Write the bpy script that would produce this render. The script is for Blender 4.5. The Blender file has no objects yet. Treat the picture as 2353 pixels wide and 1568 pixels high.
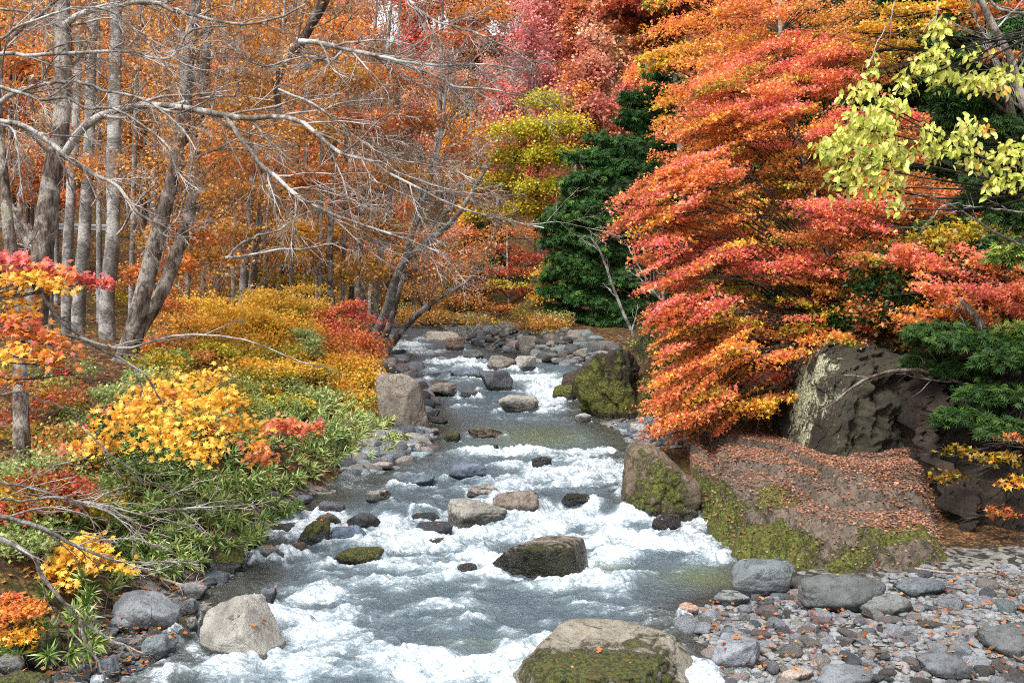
import bpy, math, random
import numpy as np
from math import radians, sin, cos, tan, pi

# ------------------------------------------------------------------ camera, world, sun, exposure
scn = bpy.context.scene
COL = scn.collection
random.seed(7)
rs = np.random.RandomState(11)

FPX = 2287.0                      # focal length in units of the 2352 px wide layout grid
PITCH = math.atan((784 - 640) / FPX)
CAMZ = 4.0
cam_d = bpy.data.cameras.new('camera'); cam = bpy.data.objects.new('camera', cam_d); COL.objects.link(cam)
cam_d.sensor_width = 36; cam_d.lens = 35; cam_d.clip_end = 900; cam_d.clip_start = .1
cam.location = (0, 0, CAMZ); cam.rotation_euler = (pi / 2 - PITCH, 0, 0)
scn.camera = cam

SUN_EL, SUN_AZ = radians(58), radians(215)      # azimuth clockwise from +y (upstream)
world = bpy.data.worlds.new('World'); scn.world = world; world.use_nodes = True
wn = world.node_tree; wn.nodes.clear()
wo = wn.nodes.new('ShaderNodeOutputWorld'); wb = wn.nodes.new('ShaderNodeBackground')
sky = wn.nodes.new('ShaderNodeTexSky'); sky.sky_type = 'NISHITA'; sky.sun_disc = False
sky.sun_elevation = SUN_EL; sky.sun_rotation = SUN_AZ; sky.dust_density = 3; sky.air_density = 1.0
hs = wn.nodes.new('ShaderNodeHueSaturation'); hs.inputs['Saturation'].default_value = .22
wn.links.new(sky.outputs[0], hs.inputs['Color']); wn.links.new(hs.outputs[0], wb.inputs[0])
wb.inputs[1].default_value = 0.122
wn.links.new(wb.outputs[0], wo.inputs[0])
sl = bpy.data.lights.new('sun', 'SUN'); sl.energy = 1.4; sl.angle = radians(24); sl.color = (1, .96, .9)
so = bpy.data.objects.new('sun', sl); COL.objects.link(so)
from mathutils import Vector, Matrix
sdir = Vector((sin(SUN_AZ) * cos(SUN_EL), cos(SUN_AZ) * cos(SUN_EL), sin(SUN_EL)))
so.rotation_euler = sdir.to_track_quat('Z', 'Y').to_euler()
scn.view_settings.view_transform = 'Standard'; scn.view_settings.look = 'None'
scn.view_settings.gamma = 1; scn.view_settings.use_curve_mapping = False
scn.view_settings.exposure = 1.5
cy = scn.cycles
cy.max_bounces = 5; cy.diffuse_bounces = 2; cy.glossy_bounces = 2; cy.transmission_bounces = 2; cy.transparent_max_bounces = 6
cy.caustics_reflective = False; cy.caustics_refractive = False
cy.use_denoising = False; cy.sample_clamp_direct = 1.3; cy.sample_clamp_indirect = 2.0
cy.filter_width = 1.05

# ------------------------------------------------------------------ numeric helpers
def U(a, b, *s): return rs.uniform(a, b, s if s else None)
def sstep(x): x = np.clip(x, 0, 1); return x * x * (3 - 2 * x)
def hash3(i, j, k, seed):
    h = (i.astype(np.int64) * 374761393 + j.astype(np.int64) * 668265263 + k.astype(np.int64) * 2147483647 + seed * 1442695) & 0xffffffff
    h = ((h ^ (h >> 13)) * 1274126177) & 0xffffffff
    h = ((h ^ (h >> 16)) * 2246822519) & 0xffffffff
    return ((h ^ (h >> 15)) & 0xffff) / 65535.0
def vnoise(p, seed=0):
    p = np.asarray(p, float); i = np.floor(p).astype(np.int64); f = p - i; f = f * f * (3 - 2 * f)
    x, y, z = i[:, 0], i[:, 1], i[:, 2]; r = 0
    for a in (0, 1):
        wa = f[:, 0] if a else 1 - f[:, 0]
        for b in (0, 1):
            wb_ = f[:, 1] if b else 1 - f[:, 1]
            for c in (0, 1):
                wc = f[:, 2] if c else 1 - f[:, 2]
                r = r + wa * wb_ * wc * hash3(x + a, y + b, z + c, seed)
    return r
def fbm(p, seed=0, o=4, lac=2.03, g=.5):
    p = np.asarray(p, float); s = 0; a = 1; t = 0
    for q in range(o):
        s = s + a * (vnoise(p, seed + q * 17) - .5); t += a; a *= g; p = p * lac
    return s / t * 2
def P3(x, y=0., z=0.): x = np.asarray(x, float); return np.stack([x, np.zeros_like(x) + y, np.zeros_like(x) + z], -1)
def nrm(v): return v / np.maximum(np.linalg.norm(v, axis=-1, keepdims=True), 1e-9)

CP, SP = cos(PITCH), sin(PITCH)
def at(u, v, d):
    a = (u - 1176) / FPX; b = (784 - v) / FPX
    dy = CP + b * SP; dz = -SP + b * CP
    return np.array([a * d / dy, d, CAMZ + d * dz / dy])
STEPS = [(9.3, 1.0, .14), (15.0, 1.0, .24), (20.0, 2.0, .12), (32., 2.5, .28), (40, 2, .15), (46, 3, .2)]
def W(y, x=None):
    y = np.asarray(y, float)
    sh = 0 if x is None else fbm(P3(np.asarray(x) * 1.1, 3.3), 5, 2) * .55
    r = .010 * (y - 10)
    for y0, w, h in STEPS: r = r + h * sstep((y - y0 - sh) / w)
    return r
def ground(u, v, dz=0.):
    lo, hi = 2., 150.; k = at(u, v, 1.)[2] - CAMZ
    for _ in range(46):
        m = (lo + hi) / 2
        if CAMZ + m * k - float(W(m)) - dz > 0: lo = m
        else: hi = m
    return at(u, v, lo)
LE = [(1700, 300), (1568, 330), (1500, 400), (1440, 450), (1380, 500), (1320, 545), (1250, 600), (1200, 640), (1150, 710), (1120, 820), (1090, 850), (1040, 950), (1000, 1000), (950, 985), (900, 960), (850, 930), (810, 900), (785, 893)]
RE = [(1700, 1660), (1568, 1620), (1500, 1600), (1450, 1550), (1410, 1560), (1380, 1660), (1340, 1780), (1310, 1760), (1270, 1690), (1230, 1640), (1190, 1560), (1150, 1490), (1100, 1440), (1050, 1440), (1000, 1430), (960, 1350), (930, 1330), (900, 1310), (870, 1340), (850, 1370), (830, 1230), (810, 1150), (790, 1080)]
gl = np.array([ground(u, v) for v, u in LE]); gr = np.array([ground(u, v) for v, u in RE])
YL = np.r_[-20, 5, gl[:, 1], 56, 64, 90]; XLt = np.r_[-3.4, -3.2, gl[:, 0], -9.5, -17, -45]
YR = np.r_[-20, 5, gr[:, 1], 56, 64, 90]; XRt = np.r_[2.2, 2.0, gr[:, 0], -5, -12, -38]
def xL(y): return np.interp(y, YL, XLt)
def xR(y): return np.interp(y, YR, XRt)
def T(x, y, rough=True):
    x = np.asarray(x, float); y = np.asarray(y, float)
    w = W(y); dl = xL(y) - x; dr = x - xR(y)
    dep = np.minimum(-dl, -dr)
    bed = -.10 - .45 * sstep(dep / 1.3)
    bwl = np.interp(y, [0, 8, 10, 12, 14, 18, 20, 27, 30, 60], [1.6, 1.4, 1.2, .7, .4, .6, 1.9, 1.5, .6, 1.])
    d = np.maximum(dl, 0); e = np.maximum(d - bwl, 0)
    hl = .02 + .10 * np.minimum(d, bwl) + 1.25 * (1 - np.exp(-e / 1.4)) + .05 * e
    hl = hl + 2.4 * sstep((-x - 13) / 7) * sstep((y - 24) / 14)
    bwr = np.interp(y, [0, 13.2, 18., 19., 21, 24, 30, 42, 47, 60], [8.5, 8.5, 7., 4.5, 2.6, 1., .5, .5, 4, 4])
    d = np.maximum(dr, 0); e = np.maximum(d - bwr, 0); low = np.interp(y, [0, 25, 30, 48, 56, 70], [1, 1, .4, .3, .6, 1])
    hr = .02 + np.where(y < 19, .028, .09) * np.minimum(d, bwr) + low * (2.3 * (1 - np.exp(-e / 1.0)) + .07 * e)
    hr = hr + 1.3 * sstep((y - 15.2) / 1.5) * sstep((x - 6.6) / 1.2)
    h = np.where(dl > 0, hl, np.where(dr > 0, hr, bed))
    hill = np.maximum(y - 60, 0); hill = .46 * hill * sstep(hill / 16)
    hill = np.where(y > 112, .46 * 52 + .04 * (y - 112), hill)
    h = h + w + hill + .25 * np.maximum(np.abs(x) - 30, 0)
    if rough:
        on = np.clip(np.maximum(dl, dr) + .1, 0, 1)
        on = on * np.where((dr > 0) & (y < 18), .22, 1.)
        h = h + fbm(P3(x * .5, y * .5), 3, 4) * .35 * on + fbm(P3(x * 3, y * 3), 9, 3) * .05
    return h
def T1(x, y): return float(T(np.array([x]), np.array([y]))[0])
def hit(u, v, dmin=6, dmax=140, off=0.):
    k = at(u, v, 1.); a = k[0]; b = k[2] - CAMZ
    ds = np.exp(np.linspace(math.log(dmin), math.log(dmax), 500)); g = T(a * ds, ds) + off
    below = (CAMZ + b * ds) < g
    i = int(np.argmax(below)) if below.any() else 499
    return np.array([a * ds[i], ds[i], g[i] - off])

# ------------------------------------------------------------------ mesh helpers
def mesh(name, V, F, mat, attrs=None, fattrs=None, smooth=False):
    V = np.asarray(V, np.float32); F = np.asarray(F, np.int32); k = F.shape[1]
    me = bpy.data.meshes.new(name); me.vertices.add(len(V)); me.vertices.foreach_set('co', V.ravel())
    me.loops.add(F.size); me.loops.foreach_set('vertex_index', F.ravel())
    me.polygons.add(len(F)); me.polygons.foreach_set('loop_start', np.arange(0, F.size, k, dtype=np.int32))
    me.polygons.foreach_set('use_smooth', np.full(len(F), smooth))
    for n, a in (attrs or {}).items():
        a = np.asarray(a, np.float32)
        t = me.attributes.new(n, 'FLOAT' if a.ndim == 1 else 'FLOAT_VECTOR', 'POINT'); t.data.foreach_set('value' if a.ndim == 1 else 'vector', a.ravel())
    for n, a in (fattrs or {}).items():
        a = np.asarray(a, np.float32)
        t = me.attributes.new(n, 'FLOAT' if a.ndim == 1 else 'FLOAT_VECTOR', 'FACE'); t.data.foreach_set('value' if a.ndim == 1 else 'vector', a.ravel())
    me.update(calc_edges=True)
    if mat: me.materials.append(mat)
    return me
def link(name, data, parent=None, loc=None, **kw):
    o = bpy.data.objects.new(name, data); COL.objects.link(o)
    if loc is not None: o.location = tuple(float(c) for c in loc)
    if parent is not None: o.parent = parent
    for k, v in kw.items(): o[k] = v
    return o
def thing(name, loc, label, cat, group=None, data=None):
    o = link(name, data, None, loc, label=label, category=cat)
    if group: o['group'] = group
    return o

def tubes(P, R, sides=4):
    """P (N,K,3) R (N,K) -> V, quads"""
    N, K, _ = P.shape
    t = np.empty_like(P); t[:, 1:-1] = P[:, 2:] - P[:, :-2]; t[:, 0] = P[:, 1] - P[:, 0]; t[:, -1] = P[:, -1] - P[:, -2]
    t = nrm(t); m = nrm(P[:, -1] - P[:, 0])
    ref = np.where(np.abs(m[:, 2:3]) > .8, np.array([[1., .1, 0]]), np.array([[0, .1, 1.]]))[:, None, :]
    a = nrm(np.cross(t, np.broadcast_to(ref, t.shape))); b = np.cross(t, a)
    th = np.arange(sides) * 2 * pi / sides
    V = P[:, :, None, :] + R[:, :, None, None] * (np.cos(th)[None, None, :, None] * a[:, :, None, :] + np.sin(th)[None, None, :, None] * b[:, :, None, :])
    V = V.reshape(-1, 3)
    base = np.arange(N)[:, None, None] * K * sides + np.arange(K - 1)[None, :, None] * sides
    s = np.arange(sides)[None, None, :]; s2 = (s + 1) % sides
    F = np.stack([base + s, base + s2, base + sides + s2, base + sides + s], -1).reshape(-1, 4)
    return V, F
def merge(parts):
    Vs, Fs, o = [], [], 0
    for V, F in parts: Vs.append(V); Fs.append(F + o); o += len(V)
    return np.concatenate(Vs), np.concatenate(Fs)
def resample(pts, k):
    """smooth (Catmull-Rom) curve through pts (n, c) sampled at k points"""
    p = np.asarray(pts, float); p = np.vstack([2 * p[0] - p[1], p, 2 * p[-1] - p[-2]]); n = len(p) - 3
    out = []
    for s in np.linspace(0, n - 1e-6, k):
        i = int(s); t = s - i; a, b, c, d = p[i:i + 4]
        out.append(.5 * (2 * b + (c - a) * t + (2 * a - 5 * b + 4 * c - d) * t * t + (3 * b - a - 3 * c + d) * t ** 3))
    return np.array(out)
def kids(P, R, m, t0=.2, t1=.98, ang=.7, lf=.5, rf=.6, k=5, wig=.1, up=.0, flat=None, fw=.35, tip=.25, rmin=.002, maxL=99, maxr=9):
    N, K, _ = P.shape
    t = t0 + (t1 - t0) * (np.arange(m)[None] + rs.rand(N, m)) / m
    x = t * (K - 1); i = np.minimum(x.astype(int), K - 2); f = (x - i)[..., None]; n = np.arange(N)[:, None]
    B = P[n, i] * (1 - f) + P[n, i + 1] * f; Tn = nrm(P[n, i + 1] - P[n, i]); r0 = R[n, i] * (1 - f[..., 0]) + R[n, i + 1] * f[..., 0]
    Lp = np.linalg.norm(np.diff(P, axis=1), axis=2).sum(1)[:, None]
    q = nrm(rs.normal(size=(N, m, 3)))
    if flat is not None:
        side = np.where((np.arange(m)[None] + rs.randint(0, 2, (N, 1))) % 2, 1., -1.)[..., None]
        q = np.cross(Tn, np.broadcast_to(np.asarray(flat, float), Tn.shape)) * side + q * fw
    q = nrm(q - (q * Tn).sum(-1, keepdims=True) * Tn)
    a = ang * U(.65, 1.25, N, m)[..., None]
    d = nrm(np.cos(a) * Tn + np.sin(a) * q)
    L = np.minimum(Lp * lf * (1 - .5 * t) * U(.6, 1.25, N, m), maxL)
    P2 = np.empty((N, m, k, 3)); P2[:, :, 0] = B; cur = d
    for j in range(1, k):
        cur = nrm(cur + Tn * .10 + rs.normal(size=cur.shape) * wig + np.array([0, 0, up]) * .3)
        P2[:, :, j] = P2[:, :, j - 1] + cur * (L / (k - 1))[..., None]
    r = np.maximum(np.minimum(r0 * rf, maxr), rmin)
    R2 = r[..., None] * np.linspace(1, tip, k)
    return P2.reshape(-1, k, 3), np.maximum(R2.reshape(-1, k), rmin * .6)

# leaf templates (x across, y along, z up), faces as triangles or quads
def tmpl(kind):
    if kind == 'rhomb': return np.array([[0, 0, 0], [.42, .5, .06], [0, 1, 0], [-.42, .5, .06]]), np.array([[0, 1, 2, 3]])
    if kind == 'oval':
        return np.array([[0, 0, 0], [.24, .3, .05], [.2, .72, .03], [0, 1, -.12], [-.2, .72, .03], [-.24, .3, .05], [0, .3, 0], [0, .72, -.03]]), np.array([[0, 1, 6], [1, 2, 7], [1, 7, 6], [2, 3, 7], [3, 4, 7], [4, 5, 7], [5, 6, 7], [5, 0, 6]])
    if kind == 'lance': return np.array([[0, 0, 0], [.085, .35, .04], [0, .62, .03], [-.085, .35, .04], [0, 1, -.16]]), np.array([[0, 1, 2, 3], [1, 4, 3, 2]])
    if kind == 'star3': # small maple leaf
        return np.array([[0, 0, 0], [.5, .35, 0], [.17, .45, .05], [0, 1, 0], [-.17, .45, .05], [-.5, .35, 0]]), np.array([[0, 1, 2], [0, 2, 4], [2, 3, 4], [0, 4, 5]])
    if kind == 'maple':
        a = [(0, 0), (.30, -.08), (.22, .14), (.52, .20), (.36, .34), (.46, .62), (.17, .52), (0, 1.0), (-.17, .52), (-.46, .62), (-.36, .34), (-.52, .20), (-.22, .14), (-.30, -.08)]
        v = [(x, y, -.18 * (x * x + (y - .3) ** 2)) for x, y in a] + [(0, .32, .03)]
        n = len(a); return np.array(v), np.array([[i, (i + 1) % n, n] for i in range(n)])
    if kind == 'frond': # flat cypress-like spray
        v = []; f = []
        for i, (bx, by, dx, dy) in enumerate([(0, 0, 0, 1), (0, .15, .42, .45), (0, .15, -.42, .45), (0, .4, .34, .42), (0, .4, -.34, .42)]):
            w = .075; px, py = dy * w, -dx * w; o = len(v)
            v += [(bx, by, 0), (bx + dx * .5 + px * 1.4, by + dy * .5 + py * 1.4, .03), (bx + dx, by + dy, -.10), (bx + dx * .5 - px * 1.4, by + dy * .5 - py * 1.4, .03)]
            f.append([o, o + 1, o + 2, o + 3])
        return np.array(v, float), np.array(f)
def leaves(pos, dirs, nor, size, kind):
    tv, tf = tmpl(kind); y = nrm(dirs); n = nor - (nor * y).sum(-1, keepdims=True) * y; n = nrm(n); x = np.cross(y, n)
    s = np.asarray(size)[:, None, None]
    V = pos[:, None, :] + s * (tv[None, :, 0:1] * x[:, None] + tv[None, :, 1:2] * y[:, None] + tv[None, :, 2:3] * n[:, None])
    F = tf[None] + (np.arange(len(pos)) * len(tv))[:, None, None]
    return V.reshape(-1, 3), F.reshape(-1, tf.shape[1]), len(tf)

PAL = dict(orange=(.70, .255, .055), rust=(.50, .165, .05), brown=(.28, .12, .045), red=(.62, .105, .055), coral=(.76, .22, .14), pink=(.68, .155, .16), litter=(.27, .15, .105), litterp=(.40, .25, .18), dkred=(.32, .045, .022), crimson=(.58, .09, .095),  # orange, red, coral, pink lightened: sky sheen on leaves put into the colour
           yellow=(.84, .50, .06), gold=(.85, .36, .03), olive=(.30, .20, .018), ygreen=(.42, .40, .03), green=(.07, .145, .025), dkgreen=(.022, .07, .017), pale=(.62, .66, .13), cream=(.75, .68, .25), sasa=(.16, .28, .06), sasay=(.52, .54, .17), sage=(.34, .40, .15), tan=(.55, .27, .075), bluegreen=(.03, .085, .026))
def palcol(spec, n, jit=.25, hj=.10):
    """spec: [(name, weight)...] -> (n,3)"""
    c = np.array([PAL[a] for a, _ in spec]); w = np.array([b for _, b in spec], float); i = rs.choice(len(c), n, p=w / w.sum())
    j = rs.choice(len(c), n, p=w / w.sum()); m = rs.rand(n, 1) * .5
    r = c[i] * (1 - m) + c[j] * m
    return np.clip(r * U(1 - jit, 1 + jit, n, 1) * U(1 - hj, 1 + hj, n, 3), .002, .95)

# ------------------------------------------------------------------ materials
def newmat(name):
    m = bpy.data.materials.new(name); m.use_nodes = True; m.node_tree.nodes.clear()
    return m, m.node_tree.nodes, m.node_tree.links
class N:
    def __init__(s, name): s.m, s.n, s.l = newmat(name); s.out = s.n.new('ShaderNodeOutputMaterial')
    def new(s, t, **kw):
        x = s.n.new(t)
        for k, v in kw.items(): setattr(x, k, v)
        return x
    def set(s, inp, v):
        if isinstance(v, bpy.types.NodeSocket): s.l.new(v, inp)
        else: inp.default_value = v
    def attr(s, name, fac=False):
        a = s.new('ShaderNodeAttribute', attribute_name=name); return a.outputs['Fac' if fac else 'Vector']
    def coord(s): return s.new('ShaderNodeTexCoord').outputs['Object']
    def pos(s): return s.new('ShaderNodeNewGeometry').outputs['Position']
    def noise(s, vec, scale, detail=4, rough=.6, dist=0):
        x = s.new('ShaderNodeTexNoise'); s.set(x.inputs['Vector'], vec); x.inputs['Scale'].default_value = scale; x.inputs['Detail'].default_value = detail; x.inputs['Roughness'].default_value = rough; x.inputs['Distortion'].default_value = dist
        return x.outputs['Fac']
    def voro(s, vec, scale, feat='F1', out='Distance'):
        x = s.new('ShaderNodeTexVoronoi', feature=feat); s.set(x.inputs['Vector'], vec); x.inputs['Scale'].default_value = scale
        return x.outputs[out]
    def math(s, op, a, b=0., c=None, clamp=False):
        x = s.new('ShaderNodeMath', operation=op, use_clamp=clamp); s.set(x.inputs[0], a); s.set(x.inputs[1], b)
        if c is not None: s.set(x.inputs[2], c)
        return x.outputs[0]
    def mr(s, v, a, b, c=0., d=1.):
        x = s.new('ShaderNodeMapRange', interpolation_type='SMOOTHSTEP'); s.set(x.inputs[0], v)
        for i, q in enumerate((a, b, c, d)): s.set(x.inputs[i + 1], q)
        return x.outputs[0]
    def mix(s, f, a, b, mode='MIX'):
        x = s.new('ShaderNodeMix', data_type='RGBA', blend_type=mode); s.set(x.inputs[0], f)
        def cc(v): return v if isinstance(v, bpy.types.NodeSocket) else (tuple(v) + (1,) if len(v) == 3 else v)
        s.set(x.inputs[6], cc(a)); s.set(x.inputs[7], cc(b)); return x.outputs[2]
    def scalev(s, vec, sc):
        x = s.new('ShaderNodeVectorMath', operation='MULTIPLY'); s.set(x.inputs[0], vec); x.inputs[1].default_value = sc; return x.outputs[0]
    def bump(s, h, st=.5, dist=.05, nor=None):
        x = s.new('ShaderNodeBump'); s.set(x.inputs['Height'], h); x.inputs['Strength'].default_value = st; x.inputs['Distance'].default_value = dist
        if nor: s.set(x.inputs['Normal'], nor)
        return x.outputs[0]
    def bsdf(s, col, rough=.8, spec=.3, nor=None, **kw):
        x = s.new('ShaderNodeBsdfPrincipled'); s.set(x.inputs['Base Color'], col if isinstance(col, bpy.types.NodeSocket) else tuple(col) + (1,)); s.set(x.inputs['Roughness'], rough); s.set(x.inputs['Specular IOR Level'], spec)
        if nor: s.set(x.inputs['Normal'], nor)
        for k, v in kw.items(): s.set(x.inputs[k], v)
        return x.outputs[0]
    def done(s, sh): s.l.new(sh, s.out.inputs['Surface']); return s.m

def leaf_mat(name, trans=.35, rough=.5, spec=.35):
    s = N(name); oi = s.new('ShaderNodeObjectInfo')
    c = s.mix(1., s.attr('col'), oi.outputs['Color'], 'MULTIPLY')
    b = s.bsdf(c, rough, spec); t = s.new('ShaderNodeBsdfTranslucent'); s.set(t.inputs[0], c)
    m = s.new('ShaderNodeMixShader'); m.inputs[0].default_value = trans; s.l.new(b, m.inputs[1]); s.l.new(t.outputs[0], m.inputs[2])
    return s.done(m.outputs[0])
M_leaf = leaf_mat('leaf_tissue', .35, .42, .5); M_gloss = leaf_mat('glossy_leaf', .22, .33, .5); M_needle = leaf_mat('evergreen_needles', .12, .6, .25)

def bark_mat(name, dark, mid, pale, scale=1., rings=False):
    s = N(name); p = s.coord(); st = s.scalev(p, (1, 1, .22) if not rings else (1, 1, 4.))
    a = s.noise(st, 14 * scale, 5, .7); b = s.noise(p, 2.2, 4, .65); v = s.noise(st, 42 * scale, 3, .7)
    c = s.mix(s.mr(a, .36, .64), dark, mid); c = s.mix(s.mr(b, .46, .60), c, pale); c = s.mix(s.mr(v, .35, .5, .65, 0.), c, dark)
    moss = s.mr(s.noise(p, 1.1, 3, .6), .60, .72, 0, .5); c = s.mix(moss, c, (.11, .12, .045))
    return s.done(s.bsdf(c, .85, .2, s.bump(s.math('ADD', a, s.math('MULTIPLY', v, .5)), .9, .05 / scale)))
M_bark = bark_mat('furrowed_brown_bark', (.04, .027, .02), (.18, .14, .115), (.34, .30, .26))
M_barkg = bark_mat('smooth_grey_bark', (.10, .09, .08), (.29, .27, .25), (.50, .48, .45), .8, True)
M_limb = bark_mat('lichen_pale_bark', (.09, .075, .06), (.27, .245, .22), (.54, .52, .49), 1.6)
M_twig = bark_mat('twig_bark', (.13, .10, .08), (.30, .245, .21), (.52, .47, .44), 2)
M_dtwig = bark_mat('dark_twig_bark', (.012, .009, .008), (.035, .025, .02), (.08, .065, .055), 2)
M_wood = bark_mat('driftwood', (.07, .045, .03), (.24, .16, .11), (.44, .34, .26), 1.5)

def rock_mat(name, a, b, c, moss=(.055, .062, .010), spk=.5, rough=.75, tint=True, wetcol=.32):
    s = N(name); p = s.coord(); oi = s.new('ShaderNodeObjectInfo')
    off = s.new('ShaderNodeVectorMath', operation='ADD'); s.set(off.inputs[0], p)
    rn = s.math('MULTIPLY', oi.outputs['Random'], 37.); cx = s.new('ShaderNodeCombineXYZ'); s.set(cx.inputs[0], rn); s.set(cx.inputs[1], rn); s.set(off.inputs[1], cx.outputs[0]); q = off.outputs[0]
    n1 = s.noise(q, 1.7, 6, .62, .4); n2 = s.noise(q, 9, 5, .7); n3 = s.noise(q, 60, 3, .75); n4 = s.noise(q, 4, 6, .75, 1.)
    col = s.mix(s.mr(n1, .35, .62), a, b); col = s.mix(s.mr(n2, .45, .68, 0, .75), col, c)
    col = s.mix(s.mr(n3, .56, .72, 0, spk), col, (.03, .03, .032)); col = s.mix(s.mr(n3, .42, .3, 0, spk * .6), col, (.62, .61, .58))
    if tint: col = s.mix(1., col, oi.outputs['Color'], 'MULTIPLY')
    mo = s.attr('moss', True); mf = s.mr(s.math('ADD', mo, s.math('MULTIPLY', s.math('SUBTRACT', n4, .5), 1.6)), .42, .62)
    mc = s.mix(s.mr(s.noise(q, 22, 3, .7), .38, .62), tuple(x * .38 for x in moss), tuple(x * 1.55 for x in moss)); mc = s.mix(s.mr(n2, .5, .65, 0, .6), mc, (.11, .07, .02))
    col = s.mix(mf, col, mc)
    wet = s.attr('wet', True); wf = s.mr(s.math('ADD', wet, s.math('MULTIPLY', s.math('SUBTRACT', n2, .5), .5)), .4, .65)
    col = s.mix(s.math('MULTIPLY', wf, 1 - wetcol * .7), col, (.010, .010, .009))
    h = s.math('ADD', s.math('MULTIPLY', n1, .5), s.math('ADD', s.math('MULTIPLY', s.math('ADD', n2, s.math('MULTIPLY', n4, .8)), .4), s.math('MULTIPLY', n3, .14)))
    h = s.math('ADD', h, s.math('MULTIPLY', mf, s.math('ADD', .1, s.math('MULTIPLY', s.noise(q, 35, 3), .35))))
    r = s.mix(wf, (rough,) * 3, (.18,) * 3)
    return s.done(s.bsdf(col, r, .4, s.bump(h, 1., .12)))
M_rpale = rock_mat('pale_granite', (.25, .235, .215), (.38, .36, .33), (.15, .14, .125))
M_rgrey = rock_mat('grey_andesite', (.12, .125, .13), (.21, .22, .225), (.07, .07, .075), spk=.35)
M_rdark = rock_mat('dark_basalt', (.045, .048, .055), (.10, .11, .12), (.03, .03, .034), spk=.25, rough=.45)
M_rbrown = rock_mat('brown_rhyolite', (.15, .128, .108), (.25, .225, .195), (.085, .07, .058), spk=.35)
M_peb = rock_mat('river_pebble', (.26, .27, .28), (.40, .40, .39), (.15, .155, .165), spk=.3)
M_ledge = rock_mat('ledge_rock', (.085, .066, .048), (.17, .128, .095), (.035, .03, .022), moss=(.085, .095, .012), spk=.3)
M_cliff = rock_mat('lichen_cliff', (.035, .032, .022), (.085, .075, .045), (.02, .02, .014), moss=(.36, .37, .24), spk=.2)
# ------------------------------------------------------------------ ground
def grid(X, Y, Z):
    r, c = X.shape; V = np.stack([X, Y, Z], -1).reshape(-1, 3)
    i = np.arange(r - 1)[:, None] * c + np.arange(c - 1)[None]; F = np.stack([i, i + 1, i + c + 1, i + c], -1).reshape(-1, 4)
    return V, F
def ground_mat():
    s = N('forest_floor'); p = s.pos()
    v = s.voro(p, 13., out='Color'); v2 = s.voro(p, 30., out='Color')
    sep = s.new('ShaderNodeSeparateColor'); s.set(sep.inputs[0], v); sep2 = s.new('ShaderNodeSeparateColor'); s.set(sep2.inputs[0], v2)
    n = s.noise(p, .6, 4); n2 = s.noise(p, 5, 5, .7)
    c = s.mix(s.mr(sep.outputs[0], .3, .8), (.035, .022, .014), (.13, .065, .032)); c = s.mix(s.mr(sep2.outputs[1], .6, .9, 0, .7), c, (.34, .17, .045)); c = s.mix(s.mr(n2, .4, .6, .75, 0), c, (.02, .015, .010))
    c = s.mix(s.mr(n, .5, .65, 0, .6), c, (.05, .06, .016))
    bed = s.mix(s.mr(sep.outputs[0], .2, .8), (.03, .028, .025), (.20, .19, .17))
    c = s.mix(s.attr('bed', True), c, bed)
    h = s.math('ADD', s.math('MULTIPLY', sep.outputs[2], .4), n2)
    return s.done(s.bsdf(c, .9, .15, s.bump(h, 1., .08)))
M_ground = ground_mat()
ys = np.concatenate([np.linspace(-20, 5, 14)[:-1], np.exp(np.linspace(math.log(5), math.log(75), 380))[:-1], np.linspace(75, 160, 60)[:-1], [165, 180, 220, 300, 420]])
sx = np.linspace(-1, 1, 300); sx = np.sign(sx) * np.abs(sx) ** 1.5
X = np.zeros((len(ys), len(sx))); Y = np.repeat(ys[:, None], len(sx), 1)
X = sx[None] * (14 + Y.clip(0) * 1.05)
Z = T(X.ravel(), Y.ravel()).reshape(X.shape)
V, F = grid(X, Y, Z)
inb = sstep(np.minimum(V[:, 0] - xL(V[:, 1]) + np.interp(V[:, 1], [0, 8, 12, 14, 18, 20, 27, 30], [1.6, 1.6, .9, .4, .4, 2, 1.6, .5]), xR(V[:, 1]) + np.interp(V[:, 1], [0, 13.2, 14, 40, 45], [9, 8, .4, .4, 3.5]) - V[:, 0]) / .3 + .8) * (V[:, 1] < 62)
link('ground', mesh('ground', V, F, M_ground, {'bed': inb}, smooth=True), kind='structure')

# ------------------------------------------------------------------ boulders
def ico(sub):
    import bmesh
    bm = bmesh.new(); bmesh.ops.create_icosphere(bm, subdivisions=sub, radius=1)
    V = np.array([v.co[:] for v in bm.verts]); F = np.array([[v.index for v in f.verts] for f in bm.faces]); bm.free(); return V, F
ICO = {k: ico(k) for k in (2, 3, 4, 5, 6)}
def rockshape(seed, sub=5, p=9, nf=11, amp=.10, flat=None):
    V, F = ICO[sub]; r = np.random.RandomState(seed)
    p = p * 1.5; amp = amp * 1.35; nf = nf + 4; n = nrm(r.normal(size=(nf, 3))); n = np.vstack([n, [[0, 0, 1], [0, 0, -1]]]); h = np.r_[r.uniform(.72, 1.05, nf), .8, .8]
    if flat: n = np.vstack([n, np.array([f[:3] for f in flat], float)]); n = nrm(n); h = np.r_[h, [f[3] for f in flat]]
    q = np.clip(V @ n.T, 0, None) / h; R = 1 / np.power((q ** p).sum(1) + 1e-4, 1 / p)
    R = np.clip(R, 0, 1.35)
    R = R * (1 + amp * fbm(V * 1.7 + seed * 3.1, seed, 4) + amp * .5 * fbm(V * 6 + seed, seed + 5, 3) - amp * .5 * np.exp(-(fbm(V * 2.3 + seed, seed + 8, 2) / .045) ** 2))
    P = V * R[:, None]
    lo, hi = P.min(0), P.max(0); P = (P - (lo + hi) / 2) / ((hi - lo) / 2)
    return P, F
ROCKS = []; SURF = {}
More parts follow.
